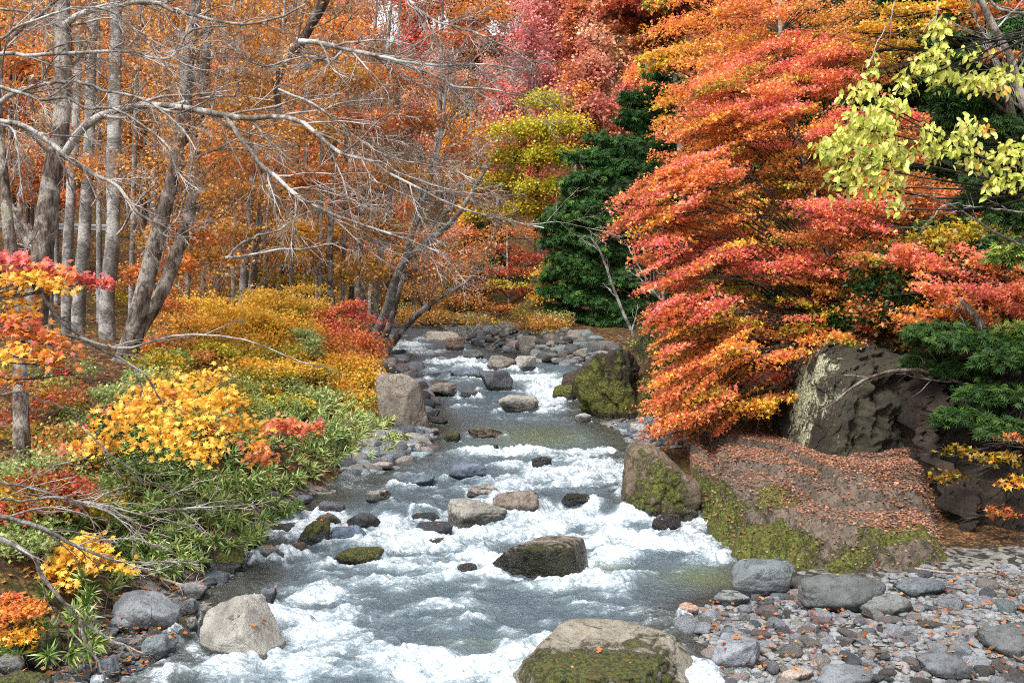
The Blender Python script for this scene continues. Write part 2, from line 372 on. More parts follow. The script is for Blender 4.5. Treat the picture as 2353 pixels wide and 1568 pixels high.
def boulder(u0, u1, vt, vb, mat, label, moss=0., mossdir=(0, 0, 1), wet=.12, seed=None, p=9, nf=9, amp=.10, depth=.75, sub=5, rot=0., tint=(1, 1, 1), group=None, base=None, flat=None, sink=.30, name='boulder', shear=0., zoff=0.):
    seed = seed if seed is not None else len(ROCKS) * 7 + 3
    uc = (u0 + u1) / 2; g = ground(uc, vb, zoff) if base is None else hit(uc, vb)
    d = g[1]; w = (u1 - u0) * d / FPX; dp = w * depth; Hv = (vb - vt) * d / FPX
    k = (CAMZ - g[2]) / d; h = max(Hv - .55 * dp * k, .42 * Hv); h = h * (1 + .12)
    P, F = rockshape(seed, sub, p, nf, amp, flat)
    c, s_ = cos(rot), sin(rot); Q = P.copy(); Q[:, 0] = P[:, 0] * c - P[:, 1] * s_; Q[:, 1] = P[:, 0] * s_ + P[:, 1] * c
    lo, hi = Q.min(0), Q.max(0); Q = (Q - (lo + hi) / 2) / ((hi - lo) / 2)
    hz = h * (1 + sink) / 2; Q = Q * np.array([w / 2, dp / 2, hz]); Q[:, 2] += h - hz
    Q[:, 0] += shear * Q[:, 2]
    zc = g[2]; loc = np.array([g[0], d + dp * .42, zc])
    nn = nrm(P); top = (nrm(P) @ nrm(np.array(mossdir, float)))
    mo = np.clip(moss * (.55 + .6 * top) + .22 * fbm(P * 1.6, seed + 2, 3), -1, 1) if moss > 0 else np.full(len(P), -1.)
    wt = 1 - np.clip((Q[:, 2] - .02 * (base is None)) / (max(wet, .001) * (1.5 if base is None else 1.)) * .6, 0, 1.4)
    me = mesh(name, Q, F, M[mat], {'moss': mo, 'wet': wt}, smooth=True)
    o = thing(name, loc, label, 'rock' if name == 'stone' else 'boulder', group, me); o.color = tuple(tint) + (1,)
    SURF[label] = Q + loc
    ROCKS.append((loc[0], loc[1], w / 2, dp / 2, h))
    return o
M = dict(pale=M_rpale, grey=M_rgrey, dark=M_rdark, brown=M_rbrown, ledge=M_ledge)
B = boulder
# foreground
B(1172, 1640, 1440, 1640, 'brown', 'huge flat-topped boulder with a moss band, at the bottom edge right of the water', moss=.66, mossdir=(0, -.85, .25), wet=.05, seed=21, p=16, nf=2, amp=.07, depth=.8, sub=6, flat=[(0, -.10, 1, .50), (-.8, -.25, .35, .80), (0, -1, -.12, .72)], tint=(1.15, 1.15, 1.05))
B(432, 670, 1366, 1512, 'pale', 'pale wedge-shaped boulder dotted with fallen leaves at the left water edge', moss=.25, wet=.04, seed=5, p=16, nf=5, amp=.05, depth=.8, sub=6, flat=[(.72, -.2, .6, .45), (-.55, -.4, .7, .6)], tint=(1.2, 1.2, 1.15))
B(236, 404, 1368, 1462, 'grey', 'smooth grey boulder with a dark underside lying among driftwood roots', wet=.06, seed=31, p=8, nf=6, amp=.05, depth=.7, tint=(1.2, 1.25, 1.3), base=1, sub=6, flat=[(0, -.8, -.6, .55), (.3, -.1, 1, .7)])
B(308, 382, 1464, 1524, 'grey', 'round grey stone at the water edge below the pale wedge-shaped boulder', seed=33, p=6, tint=(1.1, 1.2, 1.25), base=1)
B(380, 452, 1376, 1430, 'grey', 'speckled grey stone wedged between the smooth boulder and the pale wedge', seed=35, moss=.3, base=1)
B(404, 450, 1418, 1462, 'pale', 'small pale mossy stone touching the left flank of the wedge-shaped boulder', seed=36, moss=.5, base=1, name='stone')
B(573, 630, 1350, 1392, 'dark', 'small dark wet stone just above the pale wedge-shaped boulder', seed=37, tint=(2, 2, 2.2))
B(1128, 1358, 1240, 1332, 'brown', 'big blocky mid-stream boulder with a flat pale top and mossy dark flanks', moss=.55, mossdir=(.1, -.9, .1), wet=.34, seed=41, p=15, nf=5, amp=.05, depth=.6, sub=6, flat=[(0, 0, 1, .6), (-.5, -.8, -.35, .75), (1, -.2, .25, .8)], tint=(1.35, 1.3, 1.2))
B(1020, 1168, 1150, 1214, 'pale', 'pale round-backed boulder in the rapids left of the cascade', wet=.14, seed=43, p=9, moss=.18, tint=(.95, .95, .9), sub=6)
B(1130, 1240, 1126, 1186, 'brown', 'brown-grey boulder right behind the pale round-backed one in the rapids', moss=.35, wet=.12, seed=44, tint=(1.1, 1, .95))
B(1070, 1150, 1120, 1142, 'pale', 'low flat rock flecked with leaves upstream of the two cascade boulders', seed=45, moss=.4, wet=.05)
B(1684, 1832, 1290, 1378, 'grey', 'angular blue-grey boulder where the gravel bar meets the water', seed=51, p=15, nf=6, amp=.05, wet=.1, tint=(.85, .93, .95), sub=6, base=1)
B(1848, 2056, 1316, 1412, 'grey', 'large rounded dark grey boulder half sunk in the gravel bar', seed=53, p=5, nf=8, amp=.05, wet=.05, tint=(.62, .63, .60), sub=6, base=1)
B(1972, 2116, 1362, 1424, 'grey', 'veined grey boulder leaning on the large rounded one', seed=55, p=8, tint=(1., 1., .95), base=1)
B(2066, 2190, 1328, 1376, 'grey', 'squat blue-grey boulder at the back of the gravel bar below the dark hollow', seed=57, p=12, tint=(.9, 1, 1.05), base=1)
B(1634, 1760, 1466, 1550, 'grey', 'faceted grey boulder on the gravel beside the huge flat-topped one', seed=59, p=15, nf=7, tint=(1.35, 1.4, 1.5), base=1)
B(1560, 1606, 1388, 1424, 'brown', 'small reddish stone at the tip of the gravel bar', seed=60, p=8, tint=(1.8, 1.3, 1.2), base=1, name='stone')
B(1640, 1730, 1366, 1402, 'grey', 'low lichen-spotted stone in the shallows beside the angular blue-grey boulder', seed=61, moss=.35, base=1, name='stone', tint=(1.2, 1.25, 1.2))
B(2130, 2260, 1500, 1568, 'grey', 'broad grey slab lying flat in the gravel near the right corner', seed=62, p=12, depth=1.2, base=1, tint=(.8, .82, .85))
B(1870, 2020, 1530, 1600, 'grey', 'rounded grey boulder on the gravel at the bottom edge', seed=63, p=6, base=1, tint=(.95, 1, 1.05))
B(1790, 1880, 1535, 1580, 'pale', 'pinkish pale stone on the gravel at the bottom edge', seed=64, p=7, base=1, tint=(1.5, 1.25, 1.15), name='stone')
B(2270, 2420, 1440, 1520, 'grey', 'broad dark slab at the right edge of the gravel bar', seed=65, p=12, base=1, depth=1.1, tint=(.7, .7, .68))
# left shallows
B(756, 876, 1256, 1300, 'dark', 'low boulder fully coated in yellow-green moss near the left shallows', moss=1.0, mossdir=(0, -.3, 1), wet=.04, seed=71, p=6)
B(678, 756, 1198, 1256, 'dark', 'dark mossy boulder standing in the left shallows', moss=.75, wet=.08, seed=72, p=6)
B(756, 840, 1205, 1250, 'dark', 'blue-black angular boulder beside the dark mossy one', wet=.06, seed=73, p=14, tint=(1.5, 1.8, 2.2))
B(790, 872, 1180, 1228, 'dark', 'black boulder with water spilling round its right side', wet=.2, seed=74, p=8)
B(712, 782, 1180, 1210, 'brown', 'tan-topped stone behind the dark mossy boulder', moss=.3, seed=75, tint=(1.4, 1.2, 1.1))
B(730, 790, 1152, 1184, 'dark', 'smooth slate-coloured stone at the still brown pool', seed=76, p=5, tint=(2, 2, 2.2))
B(668, 726, 1160, 1182, 'grey', 'flat mossy stone at the left rim of the brown pool', seed=77, moss=.4)
B(600, 684, 1202, 1232, 'dark', 'long dark block lying in the left side channel', seed=78, p=15, wet=.1)
B(584, 654, 1252, 1296, 'grey', 'pale blue-grey rounded stone with a few leaves, at the left water edge', seed=79, p=6, tint=(1.4, 1.45, 1.45))
B(546, 580, 1256, 1288, 'dark', 'small blue-black stone under the overhanging bamboo grass', seed=80, tint=(1.5, 1.7, 2), name='stone')
B(654, 706, 1246, 1276, 'brown', 'small brown stone beside the pale blue-grey rounded one', seed=81, tint=(1.2, 1.1, 1), name='stone')
B(470, 556, 1260, 1322, 'dark', 'dark moss-backed boulder under the bamboo grass on the left bank', seed=82, moss=.7, p=7, base=1)
B(540, 600, 1215, 1262, 'dark', 'mossy dark boulder at the foot of the left bank', seed=83, moss=.55, p=7, base=1)
B(426, 468, 1228, 1300, 'dark', 'upright square dark rock in the shade of the left bank', seed=84, p=18, nf=3, base=1, tint=(1.4, 1.2, 1.1))
B(590, 640, 1130, 1196, 'dark', 'dark rock face below the bamboo grass', seed=85, p=14, base=1, tint=(1.4, 1.4, 1.2))
B(944, 1040, 1200, 1240, 'dark', 'veined dark stone washed over by the rapids', seed=86, wet=.25, tint=(1.8, 2, 2.2), depth=.9)
B(980, 1030, 1236, 1256, 'dark', 'thin black stone tip below the washed-over one', seed=87, wet=.3)
B(880, 920, 1220, 1236, 'dark', 'small black rock poking from the white foam', seed=88, wet=.3, name='stone')
B(1040, 1098, 1294, 1322, 'dark', 'dark round rock awash left of the big blocky boulder', seed=89, wet=.3, p=5)
B(940, 1010, 1176, 1200, 'dark', 'dark wet rock on the lip of the small cascade', seed=90, wet=.25)
# middle
B(870, 986, 866, 1000, 'brown', 'tall rounded standing boulder below the yellow bush on the left bank', moss=.25, wet=.10, seed=101, p=7, nf=7, amp=.06, depth=.8, sub=6, tint=(1.2, 1.15, 1.1), shear=-.18)
B(1028, 1118, 1060, 1102, 'dark', 'dark streaked boulder at the right end of the pebble bar', seed=103, p=10, wet=.05, tint=(1.8, 2, 2.4))
B(898, 996, 1092, 1120, 'dark', 'long low slate slab at the foot of the pebble bar', seed=104, p=8, wet=.05, tint=(1.7, 2, 2.3))
B(838, 900, 1126, 1156, 'pale', 'pale moss-spotted stone in the mouth of the brown pool', seed=105, moss=.35, tint=(1.2, 1.25, 1.2))
B(1220, 1268, 1050, 1074, 'dark', 'small mossy dark rock alone in the middle of the stream', seed=106, moss=.45)
B(1290, 1366, 1134, 1158, 'dark', 'low mossy rock awash right of the pale boulders', seed=107, moss=.7)
B(1018, 1058, 994, 1018, 'dark', 'small olive mossy block just off the pebble bar', seed=108, moss=.85)
B(1072, 1166, 984, 1006, 'brown', 'low tan rock capped with yellow moss in calm water', seed=109, moss=.5, tint=(1.8, 1.5, 1.2))
B(1122, 1146, 1020, 1038, 'dark', 'tiny pointed black rock in calm water', seed=110, name='stone')
B(1144, 1238, 908, 948, 'pale', 'slanting pale boulder split by a crack, in mid-stream upstream', seed=111, p=14, nf=5, moss=.15, wet=.2, tint=(.9, .9, .85))
B(1098, 1180, 854, 900, 'dark', 'shiny black cubic boulder upstream of the slanting pale one', seed=112, p=12, wet=.1, moss=.15)
B(1114, 1186, 818, 852, 'brown', 'brown-grey boulder in the far rapids behind the black cubic one', seed=113, p=8, tint=(1, 1, 1))
B(1178, 1232, 820, 852, 'pale', 'whitish boulder leaning on the brown-grey one in the far rapids', seed=114, p=10, tint=(1, 1.02, 1))
B(1060, 1110, 804, 828, 'dark', 'dark mossy rock in the far rapids', seed=115, moss=.3, tint=(1.6, 1.6, 1.4))
B(1190, 1244, 776, 818, 'brown', 'rusty upright boulder on the far gravel bar', seed=116, p=8, moss=.25, base=1)
B(960, 1070, 764, 806, 'pale', 'wide pale slab at the far bend of the stream', seed=117, p=10, tint=(1.5, 1.45, 1.3), base=1)  # tint raises the granite to a paler tone
B(1020, 1066, 776, 806, 'brown', 'pinkish rock in front of the wide pale slab', seed=118, tint=(1.5, 1.2, 1.1))
B(1056, 1100, 896, 914, 'dark', 'small black rock left of the slanting pale boulder', seed=119, name='stone')
B(976, 1048, 880, 912, 'brown', 'grey-brown flat rock along the dark left shore', seed=120, depth=1.1)
B(1030, 1100, 846, 870, 'dark', 'low dark blue rock in the upstream current', seed=121, tint=(1.7, 1.9, 2.2))
B(1086, 1140, 852, 872, 'dark', 'flat dark rock next to the black cubic boulder', seed=122, tint=(1.4, 1.3, 1.3))
B(976, 1028, 958, 976, 'dark', 'thin mossy dark stone beside the tall standing boulder', seed=123, moss=.3, name='stone')
B(960, 1010, 940, 962, 'dark', 'dark shore stone beside the tall standing boulder', seed=124)
B(1450, 1500, 974, 1000, 'pale', 'pale rounded stone on the small right-hand pebble strip', seed=125, p=6, tint=(1.3, 1.35, 1.4), base=1)
B(1320, 1360, 950, 972, 'pale', 'pale stone at the water foot of the mossy right bank', seed=126, p=6, tint=(1.2, 1.25, 1.2))
B(1268, 1330, 886, 924, 'ledge', 'low mossy rock toe sticking into the current from the right bank', seed=127, moss=.75, tint=(.5, .5, .5))
B(1316, 1482, 806, 962, 'ledge', 'dark humped rock bank with mossy flank on the right shore', seed=128, moss=.62, mossdir=(-.4, -.8, -.2), p=8, nf=8, amp=.16, depth=1.0, sub=6, tint=(.24, .23, .18), sink=.2)
B(1290, 1372, 850, 912, 'ledge', 'grey-brown rock shelf in front of the humped rock bank', seed=129, moss=.3, amp=.18, tint=(.38, .36, .3))
B(1436, 1630, 1022, 1196, 'ledge', 'large slanting layered rock with moss streaks at the bend, left of the leafy ledge', seed=131, moss=.50, mossdir=(-.5, -.6, .1), p=13, nf=5, amp=.12, depth=1.1, sub=6, flat=[(-.75, -.3, .35, .62), (.5, -.2, .9, .62)], tint=(1.15, 1.1, .95), sink=.15, rot=.3)
B(1500, 1570, 1180, 1222, 'ledge', 'dark wet stone below the slanting layered rock', seed=132, moss=.3, tint=(.5, .5, .5), wet=.2)
B(0 - 40, 52, 1500, 1556, 'grey', 'rounded grey-tan boulder in the bottom left corner', seed=133, p=6, base=1, tint=(1.1, 1.05, .95), moss=.2)
B(-60, 110, 1545, 1640, 'dark', 'mossy boulder cut off by the bottom left corner', seed=134, p=6, base=1, moss=.7, tint=(2, 2, 1.8))
B(30, 130, 1440, 1545, 'dark', 'mossy hummock of rock under the orange leaves at the left edge', seed=135, p=5, base=1, moss=.9)
B(216, 270, 1510, 1568, 'grey', 'dark grey stone among the small pebbles in the bottom left', seed=136, p=8, base=1, tint=(.8, .85, .95), name='stone')
B(264, 306, 1350, 1372, 'grey', 'small grey stone peeping over the smooth grey boulder', seed=137, base=1, name='stone')
B(240, 320, 1415, 1460, 'grey', 'grey stone pinned under the driftwood roots', seed=138, base=1, tint=(1.1, 1.15, 1.2))
B(400, 470, 1338, 1376, 'grey', 'grey rounded stone behind the roots beside the shallows', seed=139, base=1, tint=(1.2, 1.2, 1.25))

# leafy ledge and cliff on the right bank (height fields, closed at the sides below ground)
def ledge():
    n, m = 210, 190
    a = np.linspace(0, 1, n)[None].repeat(m, 0); b = np.linspace(0, 1, m)[:, None].repeat(n, 1)   # a across, b front to back
    fl = [ground(u, v) for u, v in [(1612, 1205), (1650, 1255), (1700, 1300), (1790, 1322), (1900, 1332), (2010, 1338), (2110, 1338), (2200, 1330)]]
    bk = [at(1560, 1000, 23.), at(1650, 985, 23), at(1740, 975, 22.5), at(1830, 980, 21.), at(1900, 990, 19.), at(1990, 1000, 18), at(2070, 1010, 18), at(2140, 1010, 17.6)]
    f = resample([p[:2] for p in fl], n); k = resample([p[:2] for p in bk], n)
    X = f[None, :, 0] * (1 - b) + k[None, :, 0] * b; Y = f[None, :, 1] * (1 - b) + k[None, :, 1] * b
    q = P3(X.ravel(), Y.ravel())
    n1 = fbm(q * 1.1, 41, 4).reshape(X.shape); n2 = fbm(q * [5, 5, 1], 42, 4).reshape(X.shape)
    t = np.clip(b * 5.2 + n1 * .35, 0, 5)
    tt = t + n1 * .25 + n2 * .10
    lump = 1 - np.abs(fbm(q * [2.6, 3.4, 1], 47, 3).reshape(X.shape)) * 2.6
    fz = sstep((1.5 - t) / .5) * sstep(t / .3)
    h = .14 * sstep(t / .35) + .19 * sstep((tt - .35) / .9) + .12 * sstep((tt - 2.0 - a * .6) / .07) + .13 * sstep((tt - 3.3 + a * .8) / .07) + .05 * sstep((tt - 4.2) / .07) + .015 * t
    h = h - .07 * np.exp(-((tt - 1.95 - a * .6) / .06) ** 2) - .08 * np.exp(-((tt - 3.24 + a * .8) / .06) ** 2)
    h = h + fz * (lump * .17 - .05 + n2 * .12) + n1 * .035 + n2 * .018 - .10 * np.exp(-(fbm(q * [1.1, 1.6, 1], 49, 3).reshape(X.shape) / .03) ** 2)
    gully = np.exp(-((X - 3.45 - .12 * (Y - 16)) / .16) ** 2) * sstep((Y - 15.6) / .8) * .22
    dome = np.exp(-(((X - 3.55) / .55) ** 2 + ((Y - 14.7) / .55) ** 2)) * .12
    h = (h + dome - gully) * (1 - .80 * sstep((b - .4) / .6) * (1 - a)) * (1 - .75 * sstep((a - .88) / .12)) - .22 * sstep((.03 - b) / .03)
    Z = W(Y) - .05 + h; Z[0] -= .4; Z[:, 0] -= .3; 
    V, F = grid(X, Y, Z)
    front = sstep((1.95 - t + n1 * .9) / .6) * (.72 + .28 * sstep((.62 - a) / .3))
    me = mesh('rock_ledge', V, F, M_ledge, {'moss': (front * .80 - .10 + .60 * n1).ravel() , 'wet': np.clip(1 - h.ravel() / .08, 0, 1)}, smooth=True)
    o = thing('rock_ledge', (0, 0, 0), 'broad low rock ledge with mossy front and leaf-strewn top on the right bank', 'rock ledge', data=me)
    return X, Y, Z, b, a
LX, LY, LZ, LB, LA = ledge()
def cliff(name, pts, d0, lean, label, seed, tint, top=.0, moss=.5, rough=.22, mat=None):
    """pts: (u, v_top, v_bottom, depth)"""
    n, m = 150, 110; pp = resample([(u, a, b_, d) for u, a, b_, d in pts], n)
    rows = []
    for j in range(m):
        s = j / (m - 1); row = []
        for u, vt, vb, d in pp:
            if s < .7: r = s / .7; p = at(u, vb + (vt - vb) * r, d + lean * r)
            else:
                r = (s - .7) / .3; p = at(u, vt, d + lean); p = p + np.array([0, 2.6 * r, top + .5 * sin(r * pi / 2)])
            row.append(p)
        rows.append(row)
    G = np.array(rows); q = G.reshape(-1, 3)
    w = fbm(q * [.9, .9, .7], seed, 4) * rough * 2.4 + (1 - np.abs(fbm(q * [2.3, 2.3, 1.9], seed + 3, 4)) * 3) * rough * .7 + fbm(q * [8, 8, 7], seed + 4, 3) * rough * .5
    st = np.abs(fbm(q * [1.6, 1, .5] + [0, 0, 0], seed + 7, 2)); w = w - np.exp(-(st / .05) ** 2) * .12
    q = q + np.stack([w * .3, -w, w * .25], -1)
    ii = np.arange(m - 1)[:, None] * n + np.arange(n - 1)[None]; F = np.stack([ii, ii + 1, ii + n + 1, ii + n], -1).reshape(-1, 4)
    mo = fbm(q * [1.4, 1.4, .6], seed + 9, 4) * .9 + moss - .35
    me = mesh(name, q - q[0], F, mat or M_cliff, {'moss': mo}, smooth=True)
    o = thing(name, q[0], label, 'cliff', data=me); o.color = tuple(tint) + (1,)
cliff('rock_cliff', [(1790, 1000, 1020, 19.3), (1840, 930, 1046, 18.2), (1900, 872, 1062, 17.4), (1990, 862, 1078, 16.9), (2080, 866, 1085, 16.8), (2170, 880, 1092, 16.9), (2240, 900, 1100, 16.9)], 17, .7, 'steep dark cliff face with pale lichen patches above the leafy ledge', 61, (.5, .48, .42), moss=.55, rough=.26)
cliff('rock_wall', [(2080, 1070, 1330, 16.4), (2120, 1030, 1335, 15.2), (2160, 1000, 1340, 14.5), (2230, 960, 1345, 14.5), (2300, 940, 1345, 14.3), (2400, 900, 1345, 14.2), (2520, 880, 1345, 14.1)], 14, 1.2, 'deeply shaded earthy rock wall at the right edge behind the gravel bar', 75, (.22, .18, .16), moss=.10, rough=.4, mat=M_ledge)  # dark earthy tint also carries the hollow's shade in the wall colour

# ------------------------------------------------------------------ water
def water():
    vs = np.linspace(1690, 772, 860); yy = np.array([ground(1176, v)[1] for v in vs]); yy = np.concatenate([np.linspace(2, yy[0], 10)[:-1], yy, np.linspace(yy[-1], 66, 30)[1:]])
    nx = 440; s = np.linspace(-1, 1, nx)
    Y = np.repeat(yy[:, None], nx, 1); a = xL(yy) - .5; b = xR(yy) + .5
    X = (a + b)[:, None] / 2 + s[None] * (b - a)[:, None] / 2
    x, y = X.ravel(), Y.ravel(); z0 = W(y, x)
    foam = np.zeros(len(x)); calm = np.zeros(len(x)); green = np.zeros(len(x))
    def blob(u, v, ru, rv, k, arr):
        g = ground(u, v); g1 = ground(u, v - rv); g2 = ground(u, v + rv); rx = ru * g[1] / FPX; ry = abs(g1[1] - g2[1]) / 2
        r = ((x - g[0]) / rx) ** 2 + ((y - g[1]) / ry) ** 2
        arr += k * np.exp(-r)
    FO = [(1080, 1535, 140, 28, .85), (940, 1550, 80, 30, .45), (720, 1452, 80, 22, .85), (640, 1430, 60, 30, .5), (730, 1372, 70, 18, .75), (560, 1535, 130, 30, .35), (800, 1500, 160, 40, .4),
          (1050, 1395, 120, 14, .45), (1000, 1310, 150, 14, .5), (900, 1290, 160, 12, .45), (1130, 1300, 60, 14, .5), (960, 1340, 130, 14, .4), (1330, 1400, 90, 14, .35), (1290, 1350, 120, 12, .3),
          (870, 1215, 60, 14, 1.1), (960, 1262, 130, 14, .6), (1080, 1232, 110, 16, 1.2), (1240, 1205, 70, 24, 1.2), (1200, 1226, 80, 14, 1.), (1420, 1250, 110, 14, 1.2), (1560, 1250, 110, 16, 1.1), (1640, 1280, 50, 20, .7), (1400, 1285, 60, 16, .6), (1400, 1330, 110, 16, .4),
          (1330, 1160, 70, 16, .5), (1270, 1165, 50, 14, .6), (1400, 1195, 120, 10, .5), (1220, 1115, 90, 12, .5), (1330, 1095, 110, 12, .9), (1430, 1100, 50, 20, .8), (1200, 1075, 60, 10, .6), (1180, 1042, 130, 6, .8), (1350, 1040, 60, 6, .5), (1380, 1070, 60, 10, .7), (1110, 1120, 60, 8, .3),
          (1255, 905, 45, 26, 1.2), (1240, 940, 50, 10, .7), (1290, 880, 40, 14, .7), (1070, 915, 60, 6, .5), (1200, 872, 60, 10, .6), (1040, 830, 70, 8, .9), (980, 812, 50, 6, .8), (1100, 842, 50, 6, .6), (935, 792, 40, 10, .9), (1270, 858, 50, 6, .5), (1340, 842, 40, 5, .6), (1000, 850, 60, 5, .4), (1200, 962, 90, 5, .35), (1080, 935, 60, 5, .5), (1340, 1000, 60, 5, .3), (1090, 1030, 60, 5, .4),
          (700, 1235, 60, 8, .5), (640, 1190, 40, 8, .5), (700, 1280, 50, 8, .3)]
    for f in FO: blob(*f, foam)
    for c in [(780, 1150, 130, 22, 1.1), (1650, 1340, 110, 26, 1.), (1560, 1375, 90, 20, .8), (1260, 990, 150, 22, .8), (600, 1325, 70, 20, 1.), (1050, 970, 90, 20, .7), (1000, 1040, 60, 40, .6), (420, 1520, 60, 20, .6), (1240, 870, 50, 8, .4), (1430, 1160, 60, 14, .6), (1330, 1370, 150, 14, .3)]: blob(*c, calm)
    for c in [(1650, 1330, 110, 22, 1.), (1240, 1000, 130, 26, .7), (1380, 1310, 70, 20, .5), (1220, 875, 80, 10, .6), (1100, 1480, 100, 16, .3)]: blob(*c, green)
    bump = np.zeros(len(x))
    for (rx, ry, hw, hd, h) in ROCKS:
        if not (xL(ry) - .3 < rx < xR(ry) + .3): continue
        dx = (x - rx) / hw; dy = (y - ry) / hd; r = np.sqrt(dx * dx + dy * dy)
        near = (np.abs(x - rx) < hw * 3) & (np.abs(y - ry) < hd * 5)
        lively = 1 - np.clip(np.interp(ry, [0, 100], [0, 0]), 0, 1)
        ring = np.exp(-((r - 1.05) / .16) ** 2) * .42
        wake = np.exp(-((np.abs(dx) - .95 - .25 * np.clip(-dy - .5, 0, 3)) / .22) ** 2) * sstep((-dy) / .6) * np.exp(-np.clip(-dy - .5, 0, None) / 1.4) * .55
        foam += np.where(near, ring + wake, 0); bump += np.where(near, np.exp(-((r - 1.1) / .3) ** 2) * np.clip(dy, 0, 1) * .05 * min(1, hw * 1.5), 0)
    for y0, w_, h_ in STEPS:                       # broken water at every drop
        sh = fbm(P3(x * 1.1, 3.3), 5, 2) * .55; foam += .35 * np.exp(-((y - y0 - sh - .1) / .5) ** 2) * (h_ / .2)
    calm = np.clip(calm, 0, 1); q = P3(x, y)
    sw = fbm(q * [1.5, 2.2, 1], 88, 4); 
    foam = foam * (1 - calm * .75) + .23 * (1 - calm) * (y < 20) + sw * .20
    w1 = fbm(q * [2.2, 3.4, 1] + 7, 91, 3); foam = foam + .42 * w1 * (1 - calm)
    foam = np.clip(foam, -.2, .85); foam = foam + .55 * fbm(q * [3.2, 6.0, 1] + sw[:, None] * 1.2, 90, 4) * (.35 + np.clip(foam, 0, 1)) * (1 - calm * .7)
    act = np.clip(.25 + foam * 1.1, .12, 1.2) * (1 - .75 * calm)
    sc = np.clip(y / 14, .7, 2.2)
    z = z0 + bump + act * (.125 * w1 + .052 * (1 - np.abs(fbm(q * [6., 10., 1] + sw[:, None], 92, 3)) * 2.2) * sc ** .3 + .014 * fbm(q * [18, 30, 1], 93, 2)) + .012 * fbm(q * [7, 12, 1], 94, 2)
    z = z + .02 * np.clip(foam, 0, 1.2)
    dep = np.minimum(x - xL(y), xR(y) - x)
    sh = 1 - sstep(dep / .9)
    sh = np.clip(sh + calm * .35, 0, 1)
    V, F = grid(X, Y, z.reshape(X.shape))
    # keep only faces a little beyond the shore
    s = N('river_water'); p = s.pos(); p2 = s.scalev(p, (1, 1.9, 1))
    a1 = s.noise(p2, 7, 5, .72, 1.2); a2 = s.noise(p2, 26, 4, .75, .8); rip = s.noise(p2, 11, 3, .6, .6)
    fo = s.math('ADD', s.attr('foam', True), s.math('ADD', s.math('MULTIPLY', s.math('SUBTRACT', a1, .5), 1.55), s.math('MULTIPLY', s.math('SUBTRACT', a2, .5), .75)))
    ff = s.mr(fo, .38, 1.02)
    ff = s.math('MULTIPLY', ff, s.mr(s.attr('foam', True), .02, .22))
    gr = s.attr('green', True); shl = s.attr('shal', True)
    deep = s.mix(gr, (.066, .096, .116), (.12, .15, .075)); body = s.mix(s.math('MULTIPLY', shl, .6), deep, (.085, .07, .042))
    body = s.mix(s.mr(s.attr('foam', True), .15, .9, 0, .55), body, (.40, .50, .55))
    fcol = s.mix(s.mr(s.noise(p2, 15, 4, .7, .5), .40, .62), (.42, .50, .56), (.84, .87, .90))
    col = s.mix(ff, body, fcol)
    rough = s.mix(ff, (.19,) * 3, (.75,) * 3)
    hh = s.math('ADD', s.math('MULTIPLY', rip, .8), s.math('ADD', s.math('MULTIPLY', a1, .8), s.math('MULTIPLY', a2, .35)))
    nb = s.bump(hh, .75, .07)
    w = s.bsdf(col, rough, .5, nb)
    tr = s.new('ShaderNodeBsdfTransparent'); tr.inputs[0].default_value = (.62, .66, .55, 1)
    ms = s.new('ShaderNodeMixShader'); s.set(ms.inputs[0], s.math('MULTIPLY', s.math('MULTIPLY', shl, s.math('SUBTRACT', 1., ff)), .5)); s.l.new(w, ms.inputs[1]); s.l.new(tr.outputs[0], ms.inputs[2])
    mat = s.done(ms.outputs[0])
    link('stream_water', mesh('stream_water', V, F, mat, {'foam': foam, 'shal': sh, 'green': np.clip(green, 0, 1)}, smooth=True), kind='structure')
water()

